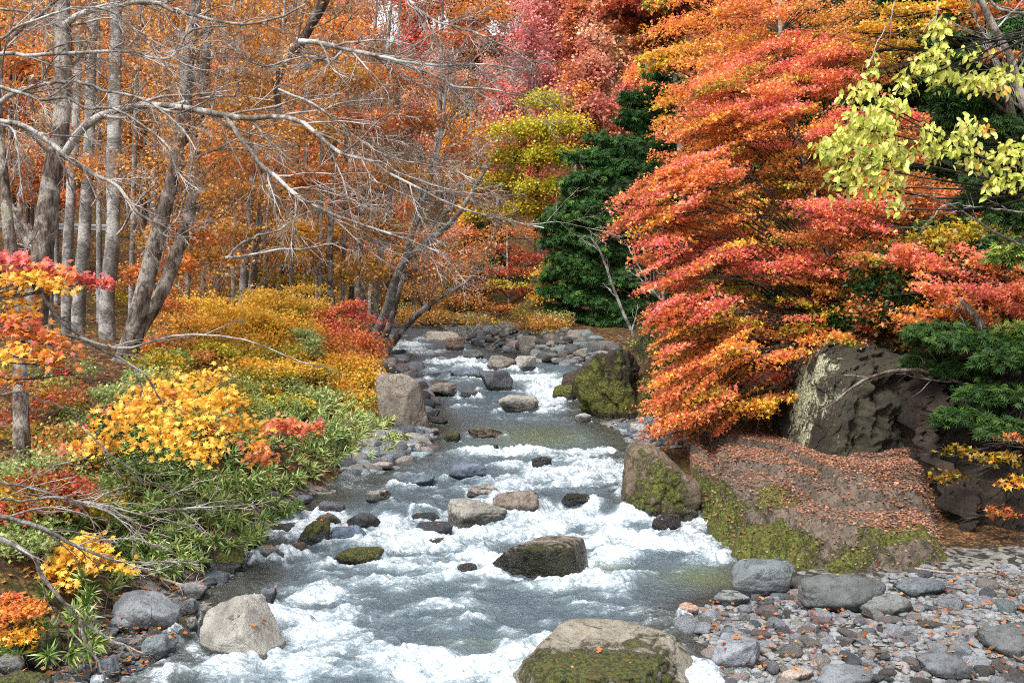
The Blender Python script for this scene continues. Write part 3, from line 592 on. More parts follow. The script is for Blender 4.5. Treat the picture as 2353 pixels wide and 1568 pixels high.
# ------------------------------------------------------------------ pebbles
PEBM = []
for i in range(14):
    P, F = rockshape(400 + i, 3, 7 if i % 3 else 12, 8, .06)
    PEBM.append((P * np.array([1, U(.55, .95), U(.30, .6)]), F))
PEBMESH = [mesh('stone', P, F, M_peb, smooth=True) for P, F in PEBM]
def inpoly(u, v, poly):
    c = False; n = len(poly)
    for i in range(n):
        x0, y0 = poly[i]; x1, y1 = poly[i - 1]
        if (y0 > v) != (y1 > v) and u < (x1 - x0) * (v - y0) / (y1 - y0) + x0: c = not c
    return c
def bar(poly, n, smin, smax, nbig, label, tone=(1, 1, 1), dark=.25, zadd=0.):
    us = [p[0] for p in poly]; vs_ = [p[1] for p in poly]; pts = []
    while len(pts) < n:
        u, v = random.uniform(min(us), max(us)), random.uniform(min(vs_), max(vs_))
        if inpoly(u, v, poly): pts.append((u, v))
    sz = np.exp(rs.normal(0, .55, n)); sz = np.sort(smin * sz)[::-1]; sz = np.clip(sz, smin * .5, smax)
    g0 = None; Vs, Fs, cs, o = [], [], [], 0; bars = []
    for i, (u, v) in enumerate(pts):
        g = hit(u, v); s = sz[i] * min(1.6, max(.8, g[1] / 13))
        bars.append((g, s))
    g0 = np.mean([b[0] for b in bars], 0)
    base = tone
    V1, F1 = ICO[2]
    for i, (g, s) in enumerate(bars[nbig:]):
        P = V1 * np.array([1, U(.5, .95), U(.25, .55)]) * s; a = U(0, 6.28); c, q = cos(a), sin(a)
        P = np.stack([P[:, 0] * c - P[:, 1] * q, P[:, 0] * q + P[:, 1] * c, P[:, 2]], -1) + V1 * rs.normal(size=3) * s * .10
        Vs.append(P + g - g0 + [0, 0, s * .15]); Fs.append(F1 + o); o += 42
    par = link('gravel_bar', mesh('gravel_bar', np.concatenate(Vs), np.concatenate(Fs), M_peb, smooth=True), None, g0, kind='structure')
    par.color = tuple(.85 * c for c in tone) + (1,)
    for i, (g, s) in enumerate(bars[:nbig]):
        o_ = link('stone', PEBMESH[rs.randint(14)], par, g - g0 + [0, 0, s * .22]); o_.scale = (s, s, s * U(.8, 1.2)); o_.rotation_euler = (U(-.25, .25), U(-.25, .25), U(0, 6.28))
        k = U(.45, 1.25) if rs.rand() > dark else U(.22, .45); t = rs.rand()
        c = (1.0, 1.03, 1.08) if t < .6 else ((1.12, 1., .88) if t < .85 else ((1.25, .95, .85) if t < .93 else (.8, 1, 1)))
        o_.color = tuple(k * a * b for a, b in zip(c, tone)) + (1,)
bar([(1540, 1420), (1600, 1405), (1700, 1372), (1850, 1345), (2050, 1325), (2200, 1305), (2420, 1300), (2420, 1640), (1600, 1640), (1640, 1480), (1545, 1440)], 5200, .040, .17, 300, 'x', (.92, .93, .96))
bar([(830, 1000), (880, 985), (990, 1000), (1010, 1040), (1020, 1080), (1010, 1100), (900, 1110), (830, 1100), (790, 1120), (800, 1060)], 1300, .055, .20, 240, 'x', (1, 1.02, 1.08))
bar([(100, 1640), (110, 1530), (160, 1480), (250, 1430), (330, 1440), (400, 1450), (400, 1500), (330, 1530), (310, 1640)], 700, .035, .11, 160, 'x', (.9, .95, 1))
bar([(1080, 775), (1150, 765), (1300, 765), (1400, 790), (1420, 830), (1340, 850), (1240, 850), (1180, 815), (1090, 800)], 800, .085, .26, 240, 'x', (.62, .62, .60), .4)
bar([(870, 840), (930, 815), (990, 850), (1030, 880), (1010, 920), (980, 950), (960, 940), (930, 880), (880, 870)], 300, .12, .4, 140, 'x', (.42, .43, .47), .5)
bar([(1400, 960), (1470, 960), (1560, 1000), (1620, 1000), (1560, 1030), (1450, 1030), (1430, 1000)], 300, .05, .2, 110, 'x', (1, 1.03, 1.08))
bar([(560, 1300), (640, 1200), (690, 1150), (720, 1170), (700, 1230), (640, 1290), (580, 1330), (450, 1370), (440, 1340)], 260, .04, .14, 110, 'x', (.55, .58, .65), .4)
bar([(890, 760), (960, 755), (990, 770), (950, 785), (900, 790)], 90, .15, .4, 60, 'x', (.6, .62, .66), .4)
# ------------------------------------------------------------------ vegetation builders
def rnd_dirs(n, zb=0., zs=1.): 
    d = rs.normal(size=(n, 3)); d[:, 2] = d[:, 2] * zs + zb; return nrm(d)
def pad_points(c, r, n, slope=(0, 0), shell=.0, droop=.5):
    """points of a drooping, ragged foliage layer: c centre, r radii (x, y, z)"""
    a = U(0, 2 * pi, n); q = np.sqrt(rs.rand(n)); lob = 1 + .28 * np.sin(a * 3 + U(0, 6)) + .18 * np.sin(a * 7 + U(0, 6))
    x = np.cos(a) * q * lob; y = np.sin(a) * q * lob
    z = (1 - droop * q * q * 1.6) * .6 + rs.normal(0, .34, n)
    p = np.stack([x * r[0], y * r[1], z * r[2]], -1)
    # break into clumps
    w = fbm((p + np.asarray(c)) * (2.2 / max(r[0], .3)) ** .5 * 1.6, 33, 3)
    keep = w + rs.rand(n) * .5 > -.12
    p = p[keep]; p[:, 2] += p[:, 0] * slope[0] + p[:, 1] * slope[1]
    return p + np.asarray(c)
def leaf_mesh(name, P, size, kind, col, mat, tilt=.7, hang=.0, origin=None, dirs=None, nor=None):
    n = len(P); d = rnd_dirs(n, -hang, .5) if dirs is None else dirs
    nn = nrm(rs.normal(size=(n, 3)) * tilt + np.array([0, 0, 1.])) if nor is None else nor
    s = size * U(.65, 1.25, n) if np.isscalar(size) else size
    V, F, k = leaves(P - (0 if origin is None else origin), d, nn, s, kind)
    return mesh(name, V, F, mat, fattrs={'col': np.repeat(col, k, 0)})

def tree(loc, H, lean=(0, 0), r=.15, palette=None, nleaf=5000, lsize=.10, label='', group=None, cat='tree', bark=None, low=.3, spread=.33, twigs=True, tm=None, ang=.9, name='tree', kind='star3', up=.25, sparse=.5, mat=None, fork=0, data=None):
    """trunk, limbs, twigs and a crown that follows the twigs"""
    loc = np.asarray(loc, float); k = 12
    z = np.linspace(0, 1, k); tr = np.zeros((1, k, 3)); tr[0, :, 2] = z * H; w = fbm(P3(z * 3 + loc[0] * 5, loc[1]), 5, 2); w2 = fbm(P3(z * 3 + loc[0] * 5, loc[1] + 9), 5, 2)
    tr[0, :, 0] = lean[0] * z * H + (w - w[0]) * H * .035; tr[0, :, 1] = lean[1] * z * H + (w2 - w2[0]) * H * .035
    R = r * (1 - z * .82) * (1 + .5 * np.exp(-z * 18)); R = R[None]
    V, F = tubes(tr, R, 9)
    root = thing(name, loc, label, cat, group)
    link('trunk', mesh('trunk', V, F, bark or M_bark, smooth=True), root)
    L1, R1 = kids(tr, R, 15, low, .97, ang, spread, .55, 7, .10, up)
    L2, R2 = kids(L1, R1, 7, .2, .98, .75, .55, .55, 5, .16, up * .4)
    L3, R3 = kids(L2, R2, 5, .15, 1., .7, .6, .6, 4, .2, 0)
    parts = [tubes(L1, R1, 5), tubes(L2, R2, 3)]
    if twigs: parts.append(tubes(L3, R3, 3))
    V, F = merge(parts); link('limbs', mesh('limbs', V, F, tm or M_limb, smooth=True), root)
    tips = np.concatenate([L3[:, 1:].reshape(-1, 3), L2[:, 2:].reshape(-1, 3)])
    tips = tips[fbm(tips * .7 + loc, 12, 2) + rs.rand(len(tips)) * .4 > sparse - .45]
    if len(tips) and nleaf:
        P = tips[rs.randint(0, len(tips), nleaf)] + rs.normal(0, H * .018, (nleaf, 3))
        c = palcol(palette, nleaf); g = fbm(P * .8 + 5, 77, 2)[:, None]; c = c * (1 + .3 * g)
        link('crown', leaf_mesh('crown', P, lsize, kind, c, mat or M_leaf, .9, .4), root)
    return root
def copytree(o, loc, rz, sc, label=None, col=None, tilt=0.):
    r = o.copy(); COL.objects.link(r); r.location = tuple(map(float, loc)); r.rotation_euler = (tilt, 0, rz); r.scale = (sc, sc, sc)
    if label: r['label'] = label
    for ch in o.children:
        c = ch.copy(); COL.objects.link(c); c.parent = r
        if col is not None and not ch.name.startswith(('trunk', 'limbs')): c.color = tuple(col) + (1,)
    return r

# ------------------------------------------------------------------ far hillside trees (neutral crowns tinted per tree)
def hilltree(seed, H, nl, ls, shape='round'):
    root = thing('autumn_tree', (0, 0, -200), '', 'tree', 'autumn trees on the far hillside')
    k = 8; z = np.linspace(0, 1, k); tr = np.zeros((1, k, 3)); tr[0, :, 2] = z * H * .9; tr[0, :, 0] = fbm(P3(z * 2 + seed), seed, 2) * .5
    R = (.16 * (1 - .85 * z))[None]; L1, R1 = kids(tr, R, 14, .25, .95, .85, .42, .6, 6, .1, .35); L2, R2 = kids(L1, R1, 6, .2, .98, .7, .55, .6, 4, .15, .1, rmin=.014); L3, R3 = kids(L2, R2, 4, .2, .98, .7, .6, .6, 4, .15, .1, rmin=.011)
    V, F = tubes(tr, R, 6); link('trunk', mesh('trunk', V, F, M_barkg, smooth=True), root)
    V, F = merge([tubes(L1, R1, 4), tubes(L2, R2, 3), tubes(L3, R3, 3)]); link('limbs', mesh('limbs', V, F, M_barkg), root)
    P = np.concatenate([L3[:, 1:].reshape(-1, 3), L2[:, 1:].reshape(-1, 3)]); P = P[rs.randint(0, len(P), nl)] + rs.normal(0, .26, (nl, 3))
    g = fbm(P * 1.1, seed + 3, 3)[:, None]
    c = np.clip(np.array([[1., 1., 1.]]) * (1 + .45 * g) * U(.7, 1.3, nl, 1) * U(.85, 1.15, nl, 3), .05, 2)
    c[:, 1] *= 1 + .5 * np.clip(g[:, 0], -.3, 1)
    link('crown', leaf_mesh('crown', P, ls, 'rhomb', c, M_leaf, 1.2, .2), root)
    return root
HT = [hilltree(i, U(9.5, 12), 10000, .23) for i in range(3)] + [hilltree(9, 11, 5000, .18)]
HC = dict(orange=(.76, .28, .07), rust=(.62, .24, .10), red=(.66, .20, .10), brick=(.60, .21, .14), pinkish=(.66, .32, .25), gold=(.75, .30, .03), yellow=(.6, .38, .04), ygreen=(.33, .34, .03), olive=(.22, .18, .03), brown=(.36, .17, .08))
HL = dict(orange='orange-leaved tree on the far hillside', rust='rust-coloured tree on the far hillside', red='red-leaved tree on the far hillside', brick='brick-red tree on the far hillside', pinkish='thin pinkish-brown tree on the far hillside', gold='golden-orange tree on the far hillside', yellow='yellow tree on the far hillside', ygreen='yellow-green tree on the far hillside', olive='olive tree on the far hillside', brown='brown half-bare tree on the far hillside')
_first = [True] * 4
def far(u, v, d, kind, col, sc=1.):
    x = (u - 1176) / FPX * d; 
    z = T1(x, d) - .3; o = HT[kind]
    j = U(.8, 1.2, 3)
    c = tuple(float(a * b) for a, b in zip(HC[col], j)); lab = HL[col].replace('far hillside', 'far hillside') + (' low' if d < 72 else ' half way up' if d < 95 else ' near the crest') + (' at the far left' if u < 350 else ' left of the stream' if u < 900 else ' straight above the stream' if u < 1250 else ' behind the tall conifers' if u < 1600 else ' behind the red maple')
    if _first[kind]:
        _first[kind] = False; o.location = (x, d, z); o.rotation_euler = (0, 0, U(0, 6)); s = sc * U(.9, 1.15); o.scale = (s, s, s); o['label'] = lab
        for ch in o.children:
            if ch.name.startswith('crown'): ch.color = c + (1,)
    else: copytree(o, (x, d, z), U(0, 6.28), sc * U(.85, 1.2), lab, c)
zones = [  # u0, u1 and the colours that grow there
    (-200, 500, ['orange', 'orange', 'gold', 'rust', 'brown']), (500, 900, ['orange', 'rust', 'brown', 'gold', 'pinkish']), (900, 1200, ['rust', 'red', 'orange', 'gold', 'pinkish']), (1200, 1500, ['brick', 'pinkish', 'red', 'rust', 'pinkish', 'orange']), (1500, 2600, ['red', 'brick', 'rust', 'orange'])]
for d, n, sp in [(62, 13, 0), (69, 13, 1), (76, 14, 0), (84, 14, 1), (93, 15, 0), (101, 15, 1), (108, 16, 0), (114, 16, 1)]:
    for i in range(n):
        u = -60 + (i + .5 * sp + U(.0, .8)) * 2050 / n; dd = d + U(-4, 4)
        zl = [z for z in zones if z[0] <= u < z[1]][0][2]
        if 830 < u < 965: continue
        c = zl[rs.randint(len(zl))]; kd = 3 if (c in ('pinkish', 'brown') and rs.rand() < .85) or rs.rand() < .2 else rs.randint(3)
        far(u, 0, dd, kd, c, 1.0 + (d > 85) * .15)
for u, d, c in [(1180, 95, 'orange'), (1230, 98, 'rust'), (1290, 92, 'brick'), (1340, 96, 'pinkish'), (1390, 90, 'brick'), (1210, 112, 'red'), (1270, 115, 'rust'), (1330, 110, 'orange'), (1400, 113, 'brick'), (1450, 105, 'rust'), (1160, 125, 'gold'), (1230, 118, 'brick'), (1300, 116, 'orange'), (1370, 118, 'rust'), (1310, 78, 'brick'), (1380, 74, 'pinkish'), (1420, 82, 'rust'), (1100, 100, 'red'), (1060, 112, 'orange'), (1010, 95, 'rust'), (1350, 70, 'brick'), (1280, 86, 'pinkish')]: far(u, 0, d, rs.randint(3), c, 1.15)
for u, d, c, s in [(60, 50, 'orange', .9), (200, 53, 'gold', .8), (330, 56, 'orange', .9), (480, 55, 'gold', .7), (640, 58, 'olive', .6), (-20, 45, 'red', .6), (740, 60, 'yellow', .6), (860, 60, 'rust', .8)]: far(u, 0, d, rs.randint(3), c, s)

# ------------------------------------------------------------------ trees named one by one
def strong(u, v, d): return at(u, v, d)
# yellow-green tree in the middle distance
def padtree(base, pads, palette_of, lsize, dens, label, cat='tree', kind='rhomb', mat=None, trunk=None, tr=.12, bark=None, tw=None, group=None, name='tree', twn=5, tilt=.9, hang=.2, droop=.5, rmin=.004, orient=None, tmul=1., local=0, cmul=None, mixp=None, brskip=1):
    """pads: (u, v, d, w, h, palette[, slope]) in layout px at distance d, built as foliage layers in space"""
    base = np.asarray(base, float)
    root = thing(name, base, label, cat, group)
    Ps, Cs, br = [], [], []
    trk = None
    if trunk is not None:
        tk = resample(np.array([[*at(u, v, d), r] for u, v, d, r in trunk]), 14); trk = tk
        V, F = tubes(tk[None, :, :3], tk[None, :, 3], 8); link('trunk', mesh('trunk', V - base, F, bark or M_bark, smooth=True), root)
    for pd in pads:
        u, v, d, w, h, pal = pd[:6]; sl = pd[6] if len(pd) > 6 else 0.
        c = at(u, v, d); rx = w / 2 * d / FPX; rz = h / 2 * d / FPX; ry = max(rx * .7, rz)
        n = int(dens * w * h / 100.)
        P = pad_points(c, (rx, ry, rz * .8), n, (sl, 0), droop=droop)
        t = np.clip((P[:, 2] - c[2] - sl * (P[:, 0] - c[0])) / rz * .5 + .5 + rs.normal(0, .2, len(P)), 0, 1)
        pl, pl2 = palette_of[pal]; ca = palcol(pl, len(P), .3, .12); cb = palcol(pl2, len(P), .3, .12); m = (rs.rand(len(P)) < t)[:, None]
        if mixp: o_ = palcol(mixp[0], len(P), .3, .12); m2 = (rs.rand(len(P)) < mixp[1])[:, None]; ca = np.where(m2, o_, ca)
        C_ = np.where(m, ca, cb) * (1 + .25 * fbm(P * 2, 55, 2)[:, None]); Ps.append(P); Cs.append(C_)
        if len(Ps) % brskip: continue
        if trk is not None:
            zz = trk[:, 2]; j = int(np.argmin(np.abs(zz - (c[2] - .5 * abs(c[0] - trk[:, 0]))))); j = min(max(j, 2), 12); a = trk[j, :3]
        else: a = base + [0, 0, .1]
        if local: a = c + np.array([U(-.5, .5) * rx, U(-.3, .3) * rx, -local * U(.6, 1.2)])
        mid = (a + c) / 2 + [0, 0, .12 * np.linalg.norm(c - a)] + rs.normal(0, .06, 3) * np.linalg.norm(c - a)
        end = c + np.array([np.sign(c[0] - a[0]) * rx * .7, -.2 * ry, sl * np.sign(c[0] - a[0]) * rx * .7 - rz * .3])
        br.append(resample([a, mid, c - [0, 0, rz * .3], end], 10))
    P = np.concatenate(Ps); Cc = np.concatenate(Cs)
    if orient: d_, n_ = orient(len(P)); me = leaf_mesh('crown', P, lsize, kind, Cc, mat or M_leaf, origin=base, dirs=d_, nor=n_)
    else: me = leaf_mesh('crown', P, lsize, kind, Cc, mat or M_leaf, tilt, hang, base)
    cr = link('crown', me, root)
    if cmul: cr.color = tuple(cmul) + (1,)
    B_ = np.array(br); L = np.linalg.norm(np.diff(B_, axis=1), axis=2).sum(1); Rr = np.clip(L * .012 * tmul, rmin, .09)[:, None] * np.linspace(1, .2, 10)[None]
    K2, R2 = kids(B_, Rr, 9, .3, 1., .65, .3, .6, 6, .12, 0, flat=(0, 0, 1), fw=.4, rmin=rmin); K3, R3 = kids(K2, R2, twn, .15, 1., .6, .5, .6, 4, .14, 0, flat=(0, 0, 1), fw=.5, rmin=rmin * .7)
    V, F = merge([tubes(B_, Rr, 5), tubes(K2, R2, 3), tubes(K3, R3, 3)]); link('limbs', mesh('limbs', V - base, F, tw or M_dtwig, smooth=True), root)
    return root
PO = {
 'red': ([('red', 3), ('crimson', 2), ('pink', 2)], [('red', 1), ('rust', 2), ('orange', 1)]),
 'pink': ([('pink', 3), ('crimson', 2), ('coral', 1)], [('red', 1), ('orange', 2), ('coral', 1)]),
 'coral': ([('coral', 3), ('pink', 1), ('red', 1)], [('orange', 2), ('coral', 1)]),
 'ored': ([('coral', 2), ('orange', 3), ('red', 2)], [('orange', 2), ('rust', 1)]),
 'orange': ([('orange', 3), ('gold', 1), ('coral', 1)], [('orange', 1), ('gold', 1), ('tan', 1)]),
 'rust': ([('rust', 3), ('orange', 2), ('red', 1)], [('rust', 1), ('brown', 1), ('olive', 1)]),
 'rustolive': ([('rust', 2), ('orange', 2), ('tan', 2)], [('olive', 2), ('brown', 1), ('gold', 1)]),
 'gold': ([('yellow', 3), ('gold', 2)], [('gold', 1), ('ygreen', 1), ('orange', 1)]),
 'yellow': ([('yellow', 4), ('gold', 1)], [('yellow', 1), ('ygreen', 1)]),
 'olive': ([('ygreen', 2), ('olive', 3), ('gold', 1)], [('olive', 2), ('ygreen', 1), ('green', 1)]),
 'ygreen': ([('ygreen', 3), ('yellow', 1)], [('ygreen', 1), ('olive', 1)]),
 'dkred': ([('dkred', 3), ('red', 2), ('rust', 1)], [('dkred', 1), ('rust', 1)]),
 'green': ([('dkgreen', 2), ('green', 2), ('bluegreen', 1)], [('dkgreen', 2), ('bluegreen', 2)]),
 'sage': ([('sage', 3), ('sasay', 1)], [('sage', 1), ('sasa', 1)]),
 'sasa': ([('sasa', 3), ('sasay', 1), ('sage', 1)], [('sasa', 1), ('green', 1)]),
 'tan': ([('tan', 3), ('gold', 1), ('olive', 1)], [('tan', 1), ('olive', 1), ('brown', 1)]),
}
padtree(ground(1235, 775), [(1250, 240, 58, 110, 70, 'ygreen'), (1290, 300, 57, 110, 90, 'ygreen'), (1210, 310, 57, 150, 90, 'ygreen'), (1270, 370, 57, 170, 90, 'ygreen'), (1170, 370, 58, 130, 80, 'olive'), (1150, 430, 58, 130, 80, 'olive'), (1260, 440, 57, 150, 80, 'ygreen'), (1215, 490, 57, 130, 70, 'olive'), (1120, 500, 58, 100, 60, 'olive')], PO, .16, 22, 'bright yellow-green tree in the middle distance left of the tall conifer', cmul=(1.1, 1.15, 1.), trunk=[(1225, 780, 58, .12), (1230, 600, 58, .1), (1235, 400, 58, .06), (1250, 240, 58, .02)], bark=M_bark, tw=M_barkg, rmin=.012)
padtree(ground(1170, 770), [(1180, 540, 55, 150, 50, 'rust'), (1130, 580, 55, 140, 50, 'dkred'), (1220, 600, 55, 130, 50, 'dkred'), (1160, 630, 54, 180, 50, 'dkred'), (1110, 660, 54, 130, 40, 'dkred'), (1200, 670, 54, 130, 40, 'dkred'), (1150, 710, 53, 130, 30, 'rust'), (1050, 600, 56, 130, 70, 'rust'), (1020, 650, 56, 130, 70, 'rustolive'), (1060, 540, 57, 100, 50, 'ored')], PO, .12, 16, 'dark red maple with a thin pale trunk over the far bend of the stream', trunk=[(1172, 775, 54, .09), (1168, 700, 54, .07), (1165, 600, 54, .05), (1165, 520, 54, .02)], bark=M_limb, rmin=.01)
padtree(ground(1250, 772), [(1250, 640, 51, 80, 60, 'yellow'), (1240, 690, 51, 60, 60, 'yellow'), (1270, 610, 51, 60, 40, 'ygreen'), (1180, 660, 51, 120, 26, 'ygreen'), (1140, 650, 51, 50, 24, 'ygreen')], PO, .12, 14, 'small yellow tree hugging the left edge of the tall conifer', trunk=[(1262, 770, 51, .06), (1255, 690, 51, .04), (1252, 620, 51, .02)], rmin=.008)
padtree(at(990, 760, 52), [(1000, 620, 53, 170, 80, 'rust'), (960, 680, 52, 160, 70, 'tan'), (1060, 700, 52, 150, 70, 'rustolive'), (1000, 735, 50, 180, 50, 'tan'), (930, 740, 50, 90, 60, 'tan'), (1100, 745, 50, 120, 40, 'olive'), (880, 620, 54, 120, 120, 'rustolive'), (1000, 560, 56, 180, 80, 'rust')], PO, .12, 14, 'rusty shrubby tree on the bank above the far bend', rmin=.01)
# tall conifers
def frond_orient(hang=.55):
    def f(n):
        d = rnd_dirs(n, -hang, .5); nn = nrm(rs.normal(size=(n, 3)) * .6 + np.array([0, -.5, .8])); return d, nn
    return f
def conifer(base, apex, d, outline, label, size=.3, dens=26, pal='green', name='conifer', tr=.22):
    """outline: (v, u_left, u_right)"""
    pads = []
    o = np.array(outline, float)
    for v in np.arange(o[0, 0], o[-1, 0], 24):
        ul, ur = np.interp(v, o[:, 0], o[:, 1]), np.interp(v, o[:, 0], o[:, 2]); w = ur - ul
        m = max(1, int(w / 55))
        for i in range(m):
            u = ul + w * (i + .5) / m + U(-12, 12); edge = abs((u - (ul + ur) / 2) / (w / 2 + 1)); pads.append((u, v + U(-14, 14), d - (1 - edge) * w * .32 * d / FPX + U(-.3, .3), w / m * 1.35 + 12, 40, pal, U(-.3, .3)))
    return padtree(base, pads, PO, size, dens, label, 'conifer', 'frond', M_needle, trunk=[(apex[0], outline[-1][0] + 20, d, tr), (apex[0], (apex[1] + outline[-1][0]) / 2, d, tr * .6), (apex[0], apex[1], d, .02)], orient=frond_orient(), name=name, tilt=.8, rmin=.01, twn=2, cmul=(.95, 1., .85))
conifer(at(1530, 800, 43), (1525, 170), 43, [(175, 1500, 1550), (240, 1460, 1590), (300, 1450, 1600), (360, 1430, 1620), (500, 1430, 1640), (780, 1440, 1650)], 'tall dark green conifer rising behind the red maple, the taller of the middle pair', .32, 22)
conifer(at(1385, 800, 42), (1400, 320), 41.5, [(325, 1375, 1460), (380, 1330, 1490), (440, 1315, 1490), (480, 1275, 1490), (560, 1285, 1500), (620, 1265, 1510), (700, 1272, 1520), (770, 1300, 1540), (800, 1340, 1540)], 'broad dark green conifer at the right of the far bend, lower of the pair', .32, 22)
conifer(at(1110, 600, 60), (1110, 520), 59.5, [(525, 1070, 1130), (560, 1060, 1140), (620, 1050, 1160), (740, 1040, 1260)], 'dark evergreen half hidden behind the dark red maple', .5, 9)
# dark evergreens at the top right
conifer(at(2100, 700, 29), (2120, -260), 29, [(-200, 2040, 2200), (100, 1960, 2250), (500, 1950, 2260), (900, 1950, 2280)], 'shaded dark conifer behind the maple, left one of the dark group at the top right', .34, 9)
conifer(at(2330, 700, 25), (2330, -300), 25, [(-200, 2240, 2420), (100, 2180, 2480), (500, 2160, 2500), (960, 2150, 2500)], 'shaded dark conifer filling the upper right corner', .30, 8)
conifer(at(1830, 760, 33), (1830, -100), 33, [(-60, 1780, 1880), (200, 1740, 1930), (500, 1720, 1950), (900, 1700, 1960)], 'shaded conifer hidden inside the red maple', .36, 7)
conifer(at(2500, 760, 17), (2560, -600), 18, [(-300, 2440, 2640), (300, 2400, 2700), (1000, 2380, 2700)], 'conifer just outside the right edge whose dark skirt closes the view', .24, 6)

# ------------------------------------------------------------------ big red maple on the right
MZ = [ # u, v, ru, rv, palette, d0, d1, number, slope
 (1500, 15, 100, 35, 'dkred', 36, 40, 6, .1), (1600, 30, 90, 45, 'dkred', 34, 38, 4, .1), (1480, 80, 60, 30, 'rust', 38, 42, 2, .1),
 (1760, 30, 160, 45, 'ored', 24, 27, 8, .1), (1900, 70, 90, 55, 'rustolive', 25, 28, 5, 0), (1700, 110, 120, 50, 'orange', 24, 27, 5, .15), (1820, 130, 140, 60, 'red', 23, 26, 8, .1), (1700, 180, 150, 45, 'pink', 22, 25, 7, .2), (1870, 200, 90, 50, 'red', 22.5, 25, 4, 0),
 (1720, 240, 190, 45, 'pink', 21.5, 24, 9, .12), (1590, 270, 90, 40, 'ored', 21, 23, 5, .25), (1850, 300, 110, 50, 'pink', 21, 23, 6, .05), (1660, 320, 150, 36, 'orange', 21.5, 24, 6, .2), (1560, 200, 60, 40, 'ored', 22, 24, 3, .2),
 (1780, 370, 130, 40, 'rustolive', 22, 25, 6, .05), (1600, 380, 110, 40, 'pink', 20.5, 22.5, 5, .2), (1560, 430, 150, 40, 'ored', 20, 22, 9, .25), (1490, 490, 100, 36, 'coral', 19.5, 21, 6, .3), (1620, 520, 120, 36, 'orange', 20, 22.5, 7, .2),
 (1780, 470, 120, 45, 'gold', 21.5, 24, 7, .1), (1800, 540, 110, 36, 'olive', 21.5, 24, 5, .05), (1930, 430, 80, 40, 'rustolive', 22, 24, 4, 0), (1960, 500, 120, 36, 'pink', 19, 20.5, 8, -.12), (1900, 570, 120, 40, 'rust', 20, 22.5, 6, -.05),
 (1600, 590, 160, 40, 'pink', 19.5, 21.5, 8, .15), (1740, 620, 150, 40, 'red', 19.5, 21.5, 6, .05), (1700, 670, 170, 40, 'olive', 20.5, 23, 8, .05), (1930, 640, 140, 45, 'rustolive', 19.5, 22, 9, -.05), (1520, 640, 80, 30, 'pink', 19, 20.5, 3, .25),
 (2110, 600, 130, 40, 'coral', 18, 20, 8, -.15), (2230, 650, 120, 45, 'coral', 17, 19, 9, -.2), (2310, 700, 90, 40, 'coral', 16.5, 18, 6, -.2), (2180, 720, 110, 30, 'orange', 17, 18.5, 4, -.15), (2330, 610, 60, 30, 'coral', 17, 18, 3, -.1),
 (2060, 700, 110, 45, 'rustolive', 19, 21, 6, -.1), (1560, 715, 110, 26, 'pink', 18.8, 20, 5, .2), (1620, 760, 150, 36, 'orange', 19, 21.5, 8, .2), (1800, 740, 160, 45, 'olive', 19.5, 22, 8, 0), (1900, 790, 130, 40, 'orange', 19, 21, 6, -.05), (2020, 790, 90, 50, 'tan', 18.5, 20, 5, -.1),
 (1600, 840, 130, 45, 'orange', 18.5, 21, 9, .2), (1740, 850, 130, 45, 'orange', 19, 21.5, 8, .05), (1560, 920, 100, 40, 'ored', 18.5, 20.5, 6, .25), (1680, 930, 110, 40, 'gold', 18.5, 20.5, 6, .1), (1590, 965, 90, 26, 'ored', 18.3, 19.5, 4, .2), (1800, 890, 70, 30, 'rustolive', 19.5, 21, 3, 0),
 (1990, 340, 90, 60, 'rustolive', 22, 25, 4, 0), (2120, 440, 110, 36, 'rust', 20, 23, 5, -.1), (2200, 500, 100, 36, 'ored', 20, 22, 4, -.1), (2120, 560, 80, 30, 'rust', 20, 22, 3, -.1), (2080, 265, 50, 20, 'pink', 20, 21, 2, 0),
 (1990, 60, 100, 60, 'rustolive', 25, 28, 5, 0), (2000, 160, 90, 60, 'rustolive', 24, 27, 5, 0)]
pads = []
EDGE = ([-40, 100, 180, 290, 320, 350, 400, 430, 500, 560, 600, 700, 760, 850, 940, 1000], [1640, 1610, 1580, 1570, 1440, 1550, 1490, 1385, 1375, 1400, 1450, 1455, 1490, 1490, 1450, 1500])
for v in np.arange(20, 960, 36):           # inner leafage between the layers
    for u in np.arange(1560, 2130, 75):
        if v > 860 and u > 1850: continue
        if v < 250 and u > 1950: continue
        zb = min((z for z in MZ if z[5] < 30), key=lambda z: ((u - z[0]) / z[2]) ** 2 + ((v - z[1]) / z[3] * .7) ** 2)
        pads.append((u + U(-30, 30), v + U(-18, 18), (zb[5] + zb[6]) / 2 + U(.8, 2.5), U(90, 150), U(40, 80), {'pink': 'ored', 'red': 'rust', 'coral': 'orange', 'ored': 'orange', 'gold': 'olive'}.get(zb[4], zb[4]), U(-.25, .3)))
for u, v, ru, rv, pal, d0, d1, n, sl in MZ:
    for i in range(int(n * 2.5)):
        w_ = U(60, 135); v_ = v + U(-1, 1) * rv * .9; u_ = max(u + U(-1, 1) * ru * .85, np.interp(v_, *EDGE) + w_ * .56) if d0 < 30 else u + U(-1, 1) * ru * .85
        pads.append((u_, v_, U(d0, d1), w_, U(24, 56), pal if rs.rand() < .74 else ['gold', 'olive', 'rustolive', 'pink', 'ored'][rs.randint(5)], (sl * 1.5 if sl else 0) + (.25 if (u_ < 1700 and v_ > 700) else 0) + U(-.22, .22)))
far_p = [p for p in pads if p[2] > 30]; near_p = [p for p in pads if p[2] <= 30]
